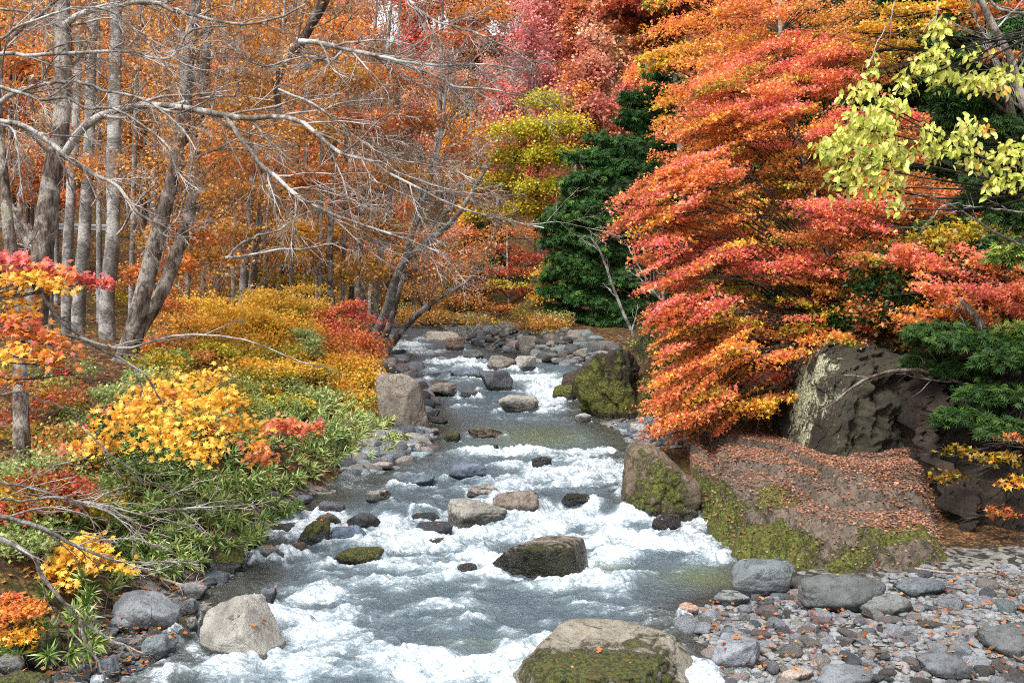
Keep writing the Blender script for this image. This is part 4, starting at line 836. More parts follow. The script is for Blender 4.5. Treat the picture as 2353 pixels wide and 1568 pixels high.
padtree(at(1960, 900, 20.), near_p, PO, .078, 6.6, 'huge spreading maple in red, coral and orange leaning over the right bank', kind='star3', trunk=[(1990, 930, 20.5, .26), (1960, 800, 21, .22), (1900, 600, 22, .18), (1850, 400, 23, .14), (1800, 200, 24, .09), (1790, 0, 25.5, .04)], bark=M_bark, rmin=.003, name='maple_tree', tilt=1.1, twn=4, droop=.38, tmul=.3, cmul=(1.2, 1.25, 1.25), brskip=2, mixp=([('orange', 2), ('coral', 2), ('gold', 1), ('tan', 1), ('pink', 2), ('yellow', 1)], .27))
padtree(at(1560, 500, 38), far_p, PO, .15, 14, 'dark crimson tree at the top behind the big red maple', trunk=[(1570, 560, 38, .16), (1560, 300, 38, .12), (1540, 60, 38, .04)], rmin=.01, tilt=.8)
padtree(at(1600, 500, 30), [(1545, 130, 30, 130, 40, 'yellow', .1), (1600, 115, 30, 90, 36, 'yellow'), (1520, 155, 30, 80, 26, 'yellow', .2), (1580, 150, 30, 110, 30, 'gold'), (1540, 240, 30, 80, 30, 'yellow', .2), (1535, 275, 30, 60, 24, 'gold', .2)], PO, .13, 16, 'golden yellow sprig of leaves at the upper left rim of the red maple', trunk=[(1640, 500, 30, .1), (1630, 300, 30, .07), (1590, 140, 30, .03)], name='tree', rmin=.006)
padtree(at(2150, 500, 24), [(2010, 70, 24, 110, 50, 'gold'), (2080, 30, 23, 120, 50, 'yellow'), (2130, 70, 23, 110, 50, 'yellow'), (2190, 20, 23, 120, 50, 'gold'), (1960, 120, 24, 100, 40, 'gold'), (2060, 110, 24, 100, 40, 'yellow'), (2240, 60, 23, 90, 40, 'rustolive'), (2300, 130, 22, 80, 40, 'orange'), (2270, 30, 22, 120, 40, 'rust'), (2330, 20, 22, 60, 40, 'ored'), (2130, 140, 23, 80, 40, 'rustolive')], PO, .115, 7, 'yellow-leaved tree at the top right against dark evergreens', kind='star3', trunk=[(2300, 500, 23, .13), (2330, 300, 23, .1), (2270, 100, 23, .07), (2210, -60, 23, .04)], bark=M_bark, rmin=.005)
# evergreen boughs at the right edge
for pl, lab, dn in [([(2300, 300, 15, 110, 50, 'green', .1), (2330, 350, 15, 90, 60, 'green'), (2300, 420, 15, 130, 60, 'green'), (2260, 470, 15.5, 130, 60, 'green'), (2340, 500, 15, 110, 70, 'green'), (2330, 590, 15, 90, 60, 'sasa')], 'evergreen boughs entering at the right edge behind the pale leaves', 11),
                    ([(2150, 770, 16.5, 150, 60, 'green'), (2250, 790, 16, 170, 60, 'green'), (2330, 830, 15.5, 150, 70, 'green'), (2200, 850, 16.5, 130, 50, 'green'), (2290, 910, 15.5, 150, 60, 'green'), (2220, 960, 15.5, 150, 50, 'green'), (2330, 990, 15, 150, 60, 'green'), (2130, 830, 17, 100, 50, 'green'), (2340, 760, 16, 90, 40, 'sasa')], 'low dark green evergreen sweeping over the cliff at the right', 13),
                    ([(2300, 1060, 14, 110, 50, 'olive'), (2200, 1040, 14.5, 90, 40, 'olive'), (2330, 1110, 13.8, 90, 40, 'gold'), (2300, 1180, 13.8, 90, 40, 'rust'), (2180, 1100, 14.6, 80, 50, 'olive'), (2340, 1010, 14, 90, 30, 'rust')], 'sparse olive and rust shrub hanging down the shaded wall at the right edge', 3)]:
    padtree(at(2440, pl[0][1] + 60, 15.8), pl, PO, .16 if dn > 5 else .09, dn, lab, 'shrub' if dn < 5 else 'conifer', 'frond' if dn > 5 else 'star3', M_needle if dn > 5 else M_leaf, orient=frond_orient(.3) if dn > 5 else None, name='shrub' if dn < 5 else 'conifer', twn=3, cmul=(.8, .72, .5) if dn > 5 else (.8, .7, .7))
# ------------------------------------------------------------------ left bank trees
def trunkpath(pts, k=16):
    """(u, v, d, width px) -> resampled path with radius"""
    q = np.array([[*at(u, v, d), w * d / FPX / 2] for u, v, d, w in pts]) * [1, 1, 1, .88]; return resample(q, k)
def bigtree(pts, label, bark=None, forks=(), palette=None, nleaf=0, lsize=.09, nl=9, low=.25, spread=.32, group=None, ang=.95, kidsl=6, sparse=.5, up=.2, name='tree', twigm=None, cl=.1, maxL=99, cat='tree', mxr=.03):
    p = trunkpath(pts); base = p[0, :3].copy(); root = thing(name, base, label, cat, group)
    rough = p[:, 3] * (1 + .08 * rs.normal(size=16)); Ps = [(p[None, :, :3], rough[None])]
    sd = [tubes(p[None, :, :3], rough[None], 11)]
    for f in forks:
        q = trunkpath(f); Ps.append((q[None, :, :3], q[None, :, 3])); sd.append(tubes(q[None, :, :3], q[None, :, 3], 8))
    V, F = merge(sd); V = V + (np.stack([fbm(V * [7, 7, 1.6], 51, 3), fbm(V * [7, 7, 1.6], 52, 3), np.zeros(len(V))], -1)) * p[0, 3] * .14
    link('trunk', mesh('trunk', V - base, F, bark or M_bark, smooth=True), root)
    A = np.concatenate([a for a, _ in Ps]); R = np.concatenate([b for _, b in Ps])
    L1, R1 = kids(A, R, nl, low, .98, ang, spread, .32, 8, .12, up, maxL=maxL, maxr=mxr); dd_ = p[0, 1]; L2, R2 = kids(L1, R1, kidsl + 1, .15, .98, .75, .55, .6, 6, .16, up * .4, rmin=.00036 * dd_); L3, R3 = kids(L2, R2, 6, .15, 1., .65, .6, .6, 5, .18, 0, rmin=.00028 * dd_)
    V, F = merge([tubes(L1, R1, 5), tubes(L2, R2, 4), tubes(L3, R3, 3)]); link('limbs', mesh('limbs', V - base, F, twigm or M_limb, smooth=True), root)
    if nleaf:
        tips = np.concatenate([L3[:, 1:].reshape(-1, 3), L2[:, 2:].reshape(-1, 3)]); tips = tips[fbm(tips * .9, 12, 2) + rs.rand(len(tips)) * .4 > sparse - .45]
        P = tips[rs.randint(0, len(tips), nleaf)] + rs.normal(0, cl, (nleaf, 3)); c = palcol(palette, nleaf, .35)
        link('crown', leaf_mesh('crown', P, lsize, 'star3', c, M_leaf, 1.2, .8, base), root)
    return root
OB = [('orange', 3), ('rust', 1), ('tan', 4), ('gold', 3), ('litterp', 2)]
bigtree([(60, 960, 17, 70), (88, 640, 17.2, 58), (96, 580, 17.2, 56), (116, 428, 17.4, 50), (138, 300, 17.6, 44), (146, 200, 17.8, 40), (141, 0, 18, 36), (130, -300, 18.4, 26)], 'thick dark furrowed trunk near the left edge that sends out the long arching limb', palette=OB, nleaf=3000, nl=7, low=.45, maxL=3.)
bigtree([(218, 960, 21, 66), (262, 860, 21, 56), (300, 790, 21, 52), (345, 605, 21, 42), (393, 428, 21.2, 36), (420, 300, 21.4, 36), (432, 100, 21.6, 32), (452, 0, 22, 30), (470, -260, 22.4, 22)], 'large leaning double-stemmed tree on the left bank behind the yellow maple spray', forks=[[(262, 930, 21, 50), (305, 790, 21.2, 40), (378, 655, 21.6, 34), (438, 480, 22, 30), (450, 340, 22.3, 28), (475, 100, 22.6, 24), (500, -200, 23, 16)]], palette=OB, nleaf=9500, nl=9, low=.35, maxL=3.6)
bigtree([(252, 900, 24, 42), (245, 700, 24, 38), (258, 560, 24, 38), (262, 300, 24.4, 34), (266, 50, 24.8, 30), (268, -260, 25, 24)], 'straight pale grey trunk just left of the leaning double-stemmed tree', bark=M_barkg, palette=OB, nleaf=5000, nl=8, low=.4, maxL=3.)
bigtree([(180, 860, 28, 36), (178, 740, 28, 34), (192, 560, 28, 34), (205, 300, 28.4, 30), (214, 0, 29, 24), (218, -200, 29, 18)], 'banded light grey trunk standing over the green bamboo grass on the left', bark=M_barkg, palette=OB, nleaf=1800, nl=8, low=.4)
bigtree([(152, 800, 26, 28), (152, 640, 26, 27), (165, 400, 26.4, 24), (173, 300, 26.5, 22), (185, 0, 27, 18), (190, -150, 27, 14)], 'slim grey trunk tucked between the dark furrowed trunk and the banded one', bark=M_barkg, nl=6, low=.4)
bigtree([(52, 1150, 13, 46), (48, 1000, 13, 40), (46, 860, 13.2, 38), (30, 640, 13.6, 34), (10, 420, 14, 28), (-10, 200, 14.4, 20)], 'short greyish trunk rising from brambles at the lower left edge', nl=3, low=.7, maxL=1.2)
bigtree([(120, 900, 19, 24), (112, 760, 19, 20), (110, 640, 19.2, 18), (60, 520, 19.6, 14), (0, 440, 20, 10)], 'thin dark bent trunk behind the short greyish one', nl=3, low=.6, maxL=1.)
bigtree([(100, 600, 30, 26), (40, 520, 30, 24), (5, 400, 30.4, 22), (-5, 250, 31, 20), (-10, 0, 31, 16)], 'grey-brown trunk leaning in from the left edge in front of the road', nl=5, low=.4, palette=OB, nleaf=500)
# trunks in the middle distance on the left
MT = [(556, 700, 38, 22, 572, 500, 590, 300, 'grey trunk of a close pair, the left one, above the yellow shrubs'), (574, 700, 38.5, 20, 606, 430, 640, 200, 'grey trunk of a close pair, the right one, leaning right above the yellow shrubs'),
      (500, 720, 40, 14, 500, 500, 520, 260, 'thin grey trunk left of the close pair'), (640, 680, 44, 18, 655, 540, 690, 300, 'dark crooked trunk in the shade right of the close pair'), (762, 710, 40, 20, 758, 560, 770, 300, 'dark straight trunk in the shaded gap above the yellow shrubs'), (700, 720, 46, 12, 700, 560, 705, 300, 'thin dark trunk in the shaded gap'),
      (728, 720, 48, 9, 726, 560, 735, 380, 'very thin pale stem in the shaded gap'), (800, 740, 42, 16, 820, 560, 850, 250, 'brown trunk at the right of the shaded gap'), (430, 760, 30, 16, 440, 560, 520, 120, 'slender brown trunk behind the leaning double-stemmed tree'), (330, 760, 33, 20, 350, 500, 372, 100, 'grey trunk seen through the limbs above the orange shrubs'),
      (20, 560, 40, 16, 26, 300, 40, 0, 'grey trunk far back at the left edge'), (75, 620, 42, 18, 70, 400, 75, 0, 'straight brown trunk far back near the left edge'), (395, 620, 46, 14, 385, 400, 380, 100, 'distant grey trunk with dry orange leaves'), (480, 640, 50, 12, 478, 400, 480, 120, 'distant thin trunk half hidden by dry leaves')]
for k, (u0, v0, d, w, u1, v1, u2, v2, lab) in enumerate(MT):
    bigtree([(u0, v0 + 50, d, w * 1.15), (u0, v0, d, w), (u1, v1, d, w * .85), (u2, v2, d + .5, w * .6), (u2 + (u2 - u1) * .5, v2 - 240, d + 1, w * .3)], lab, bark=M_barkg if 'grey' in lab or 'pale' in lab else M_bark, palette=OB if k % 3 else [('rust', 2), ('orange', 2), ('gold', 2), ('olive', 1)], nleaf=[3200, 2600][k % 2], lsize=.13, nl=10, low=.25, spread=.3, cl=.22, kidsl=6)
for k, (u0, v0, u1, d, w, lab) in enumerate([(300, 740, 316, 31, 15, 'slender pale stem between the straight pale trunk and the leaning tree'), (350, 740, 362, 33, 13, 'slender pale stem seen through the fork of the leaning tree'), (468, 720, 455, 34, 13, 'slender grey stem right of the leaning tree, slightly tilted left'), (535, 720, 548, 36, 12, 'thin upright stem left of the close pair'), (612, 700, 600, 41, 12, 'thin upright stem right of the close pair'), (668, 700, 676, 40, 11, 'thin pale stem among the yellow understory'), (735, 720, 742, 40, 12, 'slim pale stem at the middle of the shaded gap'), (786, 730, 800, 41, 12, 'slim grey stem near the right end of the shaded gap'), (130, 720, 128, 33, 13, 'slim stem left of the two grey trunks'), (228, 760, 226, 32, 14, 'slim pale stem left of the straight pale trunk')]):
    bigtree([(u0, v0 + 40, d, w * 1.1), (u0, v0, d, w), ((u0 + u1) / 2, 400, d, w * .85), (u1, 120, d, w * .65), (u1 + (u1 - u0), -120, d, w * .4)], lab, bark=M_barkg, palette=OB, nleaf=1500, lsize=.11, nl=8, low=.4, spread=.22, cl=.2, kidsl=5)
# leaning waterside trees near the far bend
LT = [([(850, 800, 38, 26), (891, 705, 37.5, 24), (926, 605, 37, 20), (1042, 504, 36, 14), (1120, 380, 35, 8)], 'pale-barked waterside tree leaning far out to the right over the stream', [[(905, 660, 37.3, 16), (960, 500, 37, 13), (1010, 330, 37, 9), (1030, 150, 37, 5)]]),
      ([(868, 810, 39, 24), (900, 720, 39, 22), (941, 554, 39, 18), (985, 400, 39, 15), (1007, 302, 39, 13), (1015, 60, 39.5, 9), (1020, -100, 40, 5)], 'tall leaning waterside tree with dry orange leaves at the bend', []),
      ([(880, 815, 37, 22), (940, 740, 36.6, 18), (1000, 690, 36, 12), (1080, 640, 35.5, 7), (1130, 560, 35, 4)], 'low dark limb-like tree bending right above the far rocks', []),
      ([(830, 790, 40, 18), (820, 600, 40, 16), (845, 420, 40, 13), (880, 200, 40, 10), (900, 0, 41, 6)], 'upright brown waterside tree left of the leaning ones', []),
      ([(860, 780, 43, 16), (870, 620, 43, 14), (905, 380, 43, 12), (915, 120, 43.5, 8), (920, -60, 44, 5)], 'slim grey tree behind the leaning waterside trees', [])]
for k, (pts, lab, fk) in enumerate(LT):
    bigtree(pts, lab, bark=M_barkg if k in (0, 4) else M_bark, forks=fk, palette=[('orange', 2), ('rust', 2), ('tan', 3), ('gold', 1), ('pinkish' if False else 'brown', 1)], nleaf=1500 if k else 500, lsize=.11, nl=12, low=.3, spread=.34, cl=.15, kidsl=7, up=.3)
bigtree([(640, 260, 24, 16), (640, 170, 23.8, 22), (690, 100, 23.5, 24), (745, 0, 23, 26), (800, -120, 22.6, 28)], 'dark diagonal limb dropping from the top left of centre', nl=8, low=.2, spread=.5, palette=OB, nleaf=900, name='overhanging_limb', cat='limb', maxL=2.2)
# dry brown-orange leaf masses hung on climbers around the left trunks
for pads_, lab in [([(520, 260, 26, 130, 90, 'tan'), (560, 330, 26, 130, 90, 'rustolive'), (500, 380, 26, 120, 70, 'orange'), (600, 240, 27, 120, 80, 'tan'), (540, 180, 26.5, 140, 60, 'tan'), (620, 400, 27, 130, 80, 'rust'), (560, 450, 26, 140, 70, 'tan'), (640, 150, 27, 120, 60, 'tan'), (480, 470, 26, 120, 70, 'tan'), (460, 100, 26, 90, 70, 'tan')], 'withered orange foliage hanging in the left canopy right of the double-stemmed tree'),
                   ([(420, 540, 23, 120, 90, 'rust'), (470, 600, 23, 120, 70, 'tan'), (400, 620, 22.5, 110, 80, 'orange'), (460, 560, 24, 140, 60, 'rust'), (520, 540, 25, 140, 60, 'tan'), (350, 560, 22, 60, 80, 'tan'), (320, 650, 22, 70, 90, 'rust')], 'withered rust-orange foliage clinging low around the double-stemmed tree'),
                   ([(780, 200, 34, 170, 110, 'tan'), (830, 300, 34, 170, 110, 'rust'), (720, 320, 33, 150, 100, 'tan'), (800, 420, 34, 170, 100, 'rustolive'), (900, 200, 36, 160, 110, 'rust'), (900, 420, 36, 150, 110, 'tan'), (700, 430, 33, 140, 90, 'rust'), (860, 540, 35, 140, 90, 'tan'), (780, 80, 34, 150, 80, 'orange'), (960, 300, 37, 130, 110, 'rust'), (1040, 220, 40, 150, 110, 'rust'), (1040, 100, 40, 150, 80, 'ored'), (1050, 380, 40, 130, 110, 'rust'), (1100, 40, 42, 160, 80, 'orange'), (680, 540, 34, 100, 80, 'gold'), (840, 640, 35, 110, 110, 'tan')], 'tall thin-crowned tree with rust and orange leaves left of the yellow-green tree'),
                   ([(620, 580, 42, 160, 60, 'yellow'), (700, 600, 42, 160, 50, 'gold'), (560, 640, 40, 140, 50, 'olive'), (660, 650, 42, 180, 50, 'olive'), (740, 540, 44, 130, 50, 'gold'), (800, 640, 41, 90, 60, 'olive'), (470, 680, 40, 120, 50, 'gold')], 'layered yellow understory tree in the shaded gap on the left')]:
    padtree(at(pads_[0][0] + 20, 760, pads_[0][2]), pads_, PO, .095 if pads_[0][2] < 30 else .13, 10, lab, 'tree', 'star3', orient=None, tilt=1.2, hang=.7, droop=.2, rmin=.005, tw=M_barkg, name='tree', twn=3, tmul=.3, local=.9)
for u, v, d, c in [(30, 260, 36, 'ored'), (90, 330, 36, 'orange'), (60, 420, 36, 'rust'), (150, 430, 36, 'ored'), (20, 120, 36, 'orange'), (250, 150, 38, 'orange'), (330, 250, 38, 'tan'), (300, 420, 38, 'tan'), (330, 100, 38, 'tan')]:
    pl = [(u + U(-50, 50), v + U(-50, 50), d + U(-1, 1), 150, 70, c) for _ in range(5)]
    padtree(at(u, 660, d), pl, PO, .13, 8, dict(ored='bright red-orange', orange='clear orange', rust='deep rust-red', tan='pale tan-orange')[c] + ' tree seen behind the left trunks, %s' % {30: 'by the upper left edge', 90: 'a third of the way down', 60: 'just above the guardrail', 150: 'right of the furrowed trunk', 20: 'in the top left corner', 250: 'top part, by the straight pale trunk', 330: 'under the arching limb' if v == 250 else 'near the top', 300: 'low between straight and leaning trunks'}[u], 'tree', 'star3', tilt=1.1, droop=.3, rmin=.008, name='tree', twn=2, trunk=[(u, 640, d, .1), (u + 5, v, d, .05), (u, v - 60, d, .02)])

# guardrail and its road on the embankment
gz0, gz1 = at(-60, 528, 46), at(250, 524, 48)
gz0[2] = max(gz0[2], T1(gz0[0], gz0[1]) + .6); gz1[2] = max(gz1[2], T1(gz1[0], gz1[1]) + .6); print('rail', gz0, gz1)
gr_ = thing('guardrail', gz0, 'silver roadside guardrail glimpsed between the left trunks', 'guardrail')
ax = nrm(gz1 - gz0); L = np.linalg.norm(gz1 - gz0)
M_steel = (lambda s: s.done(s.bsdf(s.mix(s.noise(s.coord(), 3, 4), (.55, .57, .6), (.42, .44, .46)), .35, .5, Metallic=.6)))(N('galvanised_steel'))
prof = [(-.0, -.16), (-.06, -.12), (-.06, -.05), (0, -.02), (0, .02), (-.06, .05), (-.06, .12), (0, .16)]
Vg = []; 
for s in (0, L):
    for a, b in prof: Vg.append(ax * s + np.array([0, a, b]))
    for a, b in prof[::-1]: Vg.append(ax * s + np.array([0, a + .006, b]))
nn_ = len(prof) * 2; Fg = [[i, (i + 1) % nn_, nn_ + (i + 1) % nn_, nn_ + i] for i in range(nn_)]
link('rail', mesh('rail', Vg, Fg, M_steel), gr_)
pm = None
for s in np.arange(.6, L, 2.): 
    if pm is None:
        pt = resample([[0, .06, -.9], [0, .06, .2]], 4); V, F = tubes(pt[None], np.full((1, 4), .07), 8); pm = mesh('post', V, F, M_steel)
    link('post', pm, gr_, ax * s)

# ------------------------------------------------------------------ bushes of the left bank
def bush(u, v, d, pads, lab, size, dens, kind='star3', cat='shrub', **kw):
    pads = [(p[0], p[1] - 8, p[2], p[3] * 1.1, p[4] * 1.6, *p[5:]) for p in pads]; dens = dens * 1.15; kw.setdefault('droop', .3); kw.setdefault('local', .6); kw.setdefault('tmul', .5)
    b = at(u, v, d); b[2] = min(b[2], T1(b[0], b[1]) + .15)
    return padtree(b, pads, PO, size, dens, lab, cat, kind, name='shrub', rmin=.003, **kw)
bush(420, 800, 24, [(400, 760, 24, 160, 50, 'tan'), (380, 720, 24.5, 100, 40, 'rust'), (450, 720, 25, 130, 50, 'yellow'), (430, 800, 23, 180, 50, 'tan'), (360, 810, 22.5, 90, 50, 'orange'), (480, 770, 24, 140, 50, 'gold'), (400, 850, 22, 150, 50, 'olive'), (520, 740, 26, 120, 50, 'yellow')], 'orange-tan bush right of the leaning double-stemmed tree', .075, 10)
bush(620, 820, 25, [(600, 710, 27, 120, 50, 'yellow'), (560, 750, 26, 150, 60, 'gold'), (660, 720, 27, 130, 50, 'yellow'), (620, 770, 25, 170, 60, 'yellow'), (560, 810, 24, 170, 60, 'gold'), (680, 780, 25, 130, 60, 'gold'), (620, 840, 23, 180, 60, 'olive'), (520, 860, 22, 150, 60, 'olive'), (720, 720, 28, 90, 40, 'yellow'), (700, 680, 29, 100, 30, 'yellow')], 'large yellow-gold bush filling the middle of the left bank', .075, 10)
bush(790, 860, 26, [(790, 720, 27, 90, 26, 'ored', .3), (830, 745, 27, 90, 30, 'red', -.2), (760, 770, 26.5, 110, 36, 'red'), (820, 790, 26, 130, 36, 'ored', -.15), (760, 810, 25.5, 120, 36, 'orange'), (850, 815, 26, 80, 30, 'ored', -.3), (740, 740, 27, 80, 30, 'ored'), (800, 840, 25, 130, 36, 'orange'), (820, 715, 27, 50, 20, 'red')], 'small vivid red maple at the water side of the yellow bush', .085, 11)
bush(810, 960, 23, [(800, 860, 24, 140, 50, 'gold'), (840, 890, 23.5, 110, 50, 'yellow'), (810, 930, 22.5, 130, 50, 'yellow'), (760, 900, 23, 110, 50, 'gold'), (840, 950, 22.3, 90, 50, 'yellow'), (790, 960, 22, 90, 36, 'yellow'), (730, 850, 24, 110, 50, 'gold')], 'bright yellow bush leaning on the tall standing boulder', .075, 11)
bush(680, 960, 21, [(680, 880, 22, 150, 60, 'olive'), (620, 910, 21, 130, 50, 'sage'), (720, 930, 21, 130, 50, 'sage'), (650, 950, 20, 120, 50, 'ygreen'), (600, 870, 22, 120, 50, 'olive')], 'dull green bush between the yellow bush and the bamboo grass', .075, 10)
bush(40, 880, 15, [(30, 900, 15, 110, 40, 'rust'), (80, 940, 15, 110, 40, 'dkred'), (150, 1100, 13.5, 150, 60, 'dkred'), (100, 1050, 13.8, 120, 60, 'rust'), (60, 1200, 12, 130, 60, 'olive'), (30, 1300, 11.5, 130, 60, 'olive'), (150, 1010, 14.5, 120, 40, 'rust')], 'tangled dark brown bramble below the short greyish trunk', .05, 3.2, tw=M_twig, twn=6)
bush(40, 1480, 9.5, [(30, 1430, 9.6, 110, 50, 'orange'), (70, 1410, 9.8, 70, 36, 'orange'), (40, 1480, 9.5, 110, 40, 'gold'), (20, 1390, 9.8, 60, 30, 'ored')], 'low orange-leaved bush in the bottom left corner', .055, 5)

def thicket(poly, n, pals, lab, size, dens, dh=.6, w=(80, 150), h=(50, 80), kind='star3', cat='thicket', mat=None, tw=None, twn=3, **kw):
    us = [p[0] for p in poly]; vs_ = [p[1] for p in poly]; pads = []
    while len(pads) < n:
        u, v = U(min(us), max(us)), U(min(vs_), max(vs_))
        if inpoly(u, v, poly):
            g = hit(u, v); k = dh / g[1] * FPX * U(.2, 1.4); ww = U(*w) * 18 / max(12, min(g[1], 30)); pads.append((u, v - k * .5, g[1], ww, ww * U(.45, .7), pals[rs.randint(len(pals))], U(-.1, .1)))
    c = poly[0]; g = hit(np.mean(us), max(vs_) - 5)
    return padtree(g, pads, PO, size, dens * .85, lab, cat, kind, mat, name='thicket', rmin=.003, twn=twn, droop=.25, tw=tw, local=dh * 1.2, tmul=.35, **kw)
thicket([(330, 720), (560, 690), (570, 900), (330, 900)], 26, ['rustolive', 'sage', 'olive', 'gold', 'sasa'], 'mixed orange and olive thicket right of the leaning double-stemmed tree', .07, 10)
thicket([(540, 690), (870, 700), (860, 900), (540, 930)], 44, ['gold', 'yellow', 'olive', 'sage', 'ygreen', 'tan'], 'yellow and olive thicket covering the middle of the left bank', .07, 10)
thicket([(230, 930), (560, 890), (640, 1000), (560, 1060), (250, 1060)], 26, ['sage', 'olive', 'sasa', 'rust'], 'greenish undergrowth behind the yellow maple spray', .06, 9)
thicket([(0, 850), (200, 930), (260, 1200), (0, 1330)], 36, ['dkred', 'sasa', 'olive', 'sage', 'olive'], 'dark tangled undergrowth at the left edge round the short greyish trunk', .055, 5, tw=M_twig, twn=5)
thicket([(910, 725), (1290, 735), (1290, 780), (1270, 790), (1240, 765), (1100, 765), (930, 750)], 34, ['tan', 'olive', 'sage', 'rust', 'tan'], 'low tan and olive scrub along the far bank', .09, 10, dh=.8)
thicket([(1440, 760), (1520, 760), (1600, 960), (1520, 960), (1470, 880)], 18, ['green', 'olive', 'green'], 'shaded green scrub on the right bank under the red maple', .07, 8)
thicket([(1760, 860), (1880, 860), (1840, 990), (1740, 980)], 14, ['sage', 'olive', 'sasa', 'green'], 'pale green leafy scrub at the left end of the cliff', .06, 8)
thicket([(1900, 500), (2400, 500), (2400, 820), (1900, 850)], 44, ['green', 'olive', 'green', 'rust'], 'dark shrubby growth on the slope above the cliff', .10, 9, dh=1., w=(160, 260))
thicket([(700, 700), (1000, 690), (900, 760), (720, 790)], 16, ['rustolive', 'tan', 'gold', 'olive'], 'tan scrub round the feet of the leaning waterside trees', .09, 9, dh=.8)
thicket([(250, 640), (560, 640), (560, 720), (250, 760)], 22, ['rust', 'gold', 'olive', 'orange'], 'rusty understory between the left trunks', .09, 9, dh=1.2)
for (u, v, d, w, pal, lab) in [(600, 760, 25, 110, 'yellow', 'pale yellow shrub dome rising from the middle of the left bank'), (700, 800, 24, 90, 'sage', 'sage-green shrub dome below the small red maple'), (480, 830, 22, 110, 'ygreen', 'yellow-green shrub right of the leaning double-stemmed tree'), (540, 770, 25, 80, 'tan', 'tan shrub behind the yellow-green one'), (640, 870, 22, 100, 'yellow', 'lemon-yellow shrub above the sage-green bamboo grass'), (720, 870, 23, 80, 'orange', 'orange shrub beside the bright yellow bush'), (400, 880, 20.5, 110, 'olive', 'olive shrub at the feet of the double-stemmed tree'), (560, 860, 22, 80, 'rust', 'small rusty shrub in the middle of the left bank'), (680, 735, 27, 70, 'ygreen', 'light green shrub just left of the small red maple'), (470, 720, 27, 90, 'yellow', 'yellow shrub right behind the double-stemmed tree'), (380, 690, 27, 80, 'rust', 'rusty shrub glimpsed left of the yellow one'), (590, 700, 29, 80, 'yellow', 'light yellow shrub at the foot of the close pair of trunks')]:
    bush(u, v + 20, d, [(u + U(-.3, .3) * w, v + U(-.25, .35) * w, d + U(-.4, .4), w * .62, w * .26, pal, U(-.3, .3)) for _ in range(7)], lab, .07, 11)
# bamboo grass
def sasa(u, v, d, rad_px, n, lab, pal, h=.9, ls=.175, group='bamboo grass clumps on the left bank'):
    b = at(u, v, d); r = rad_px * d / FPX; b[2] = min(b[2], T1(b[0], b[1]) + .6)
    root = thing('bamboo_grass', b, lab, 'bamboo grass', group)
    ns = max(8, n // 34); a = U(0, 6.28, ns); q = np.sqrt(rs.rand(ns)) * r; S0 = np.stack([np.cos(a) * q, np.sin(a) * q * .8, np.full(ns, -.5)], -1)
    out = nrm(np.stack([np.cos(a) * q, np.sin(a) * q - .25 * r, np.full(ns, .9 * r)], -1)); hh = h * U(.6, 1.15, ns)
    P = np.stack([S0 + out * (hh * t)[:, None] + np.array([0, 0, 1]) * (.5 - .0) * min(1, t * 2) - np.array([0, 0, 1]) * (hh * .25 * t * t)[:, None] for t in (0, .3, .6, .85, 1.)], 1)
    V, F = tubes(P, np.full((ns, 5), .004) * np.array([1.2, 1, .9, .7, .4]), 3); link('stalks', mesh('stalks', V, F, M_twig), root)
    k = n // ns; pos = []; dd = []
    for j in range(k):
        t = .35 + .65 * ((j + rs.rand(ns)) / k) ** .6; x = t * 4; i = np.minimum(x.astype(int), 3); f = (x - i)[:, None]; m = np.arange(ns); pos.append(P[m, i] * (1 - f) + P[m, i + 1] * f); e = nrm(out + rs.normal(size=(ns, 3)) * .62 + [0, 0, -.1]); dd.append(e)
    pos = np.concatenate(pos); dd = np.concatenate(dd); nn = nrm(rs.normal(size=pos.shape) * .45 + [0, 0, 1.])
    c = palcol(pal, len(pos), .35, .12)
    me = leaf_mesh('foliage', pos, ls, 'lance', c, M_gloss, dirs=dd, nor=nn); o = link('foliage', me, root); return root
SG = [('sasa', 4), ('sasay', 2), ('sage', 2), ('green', 2)]; SY = [('sage', 4), ('sasay', 4), ('sasa', 2)]
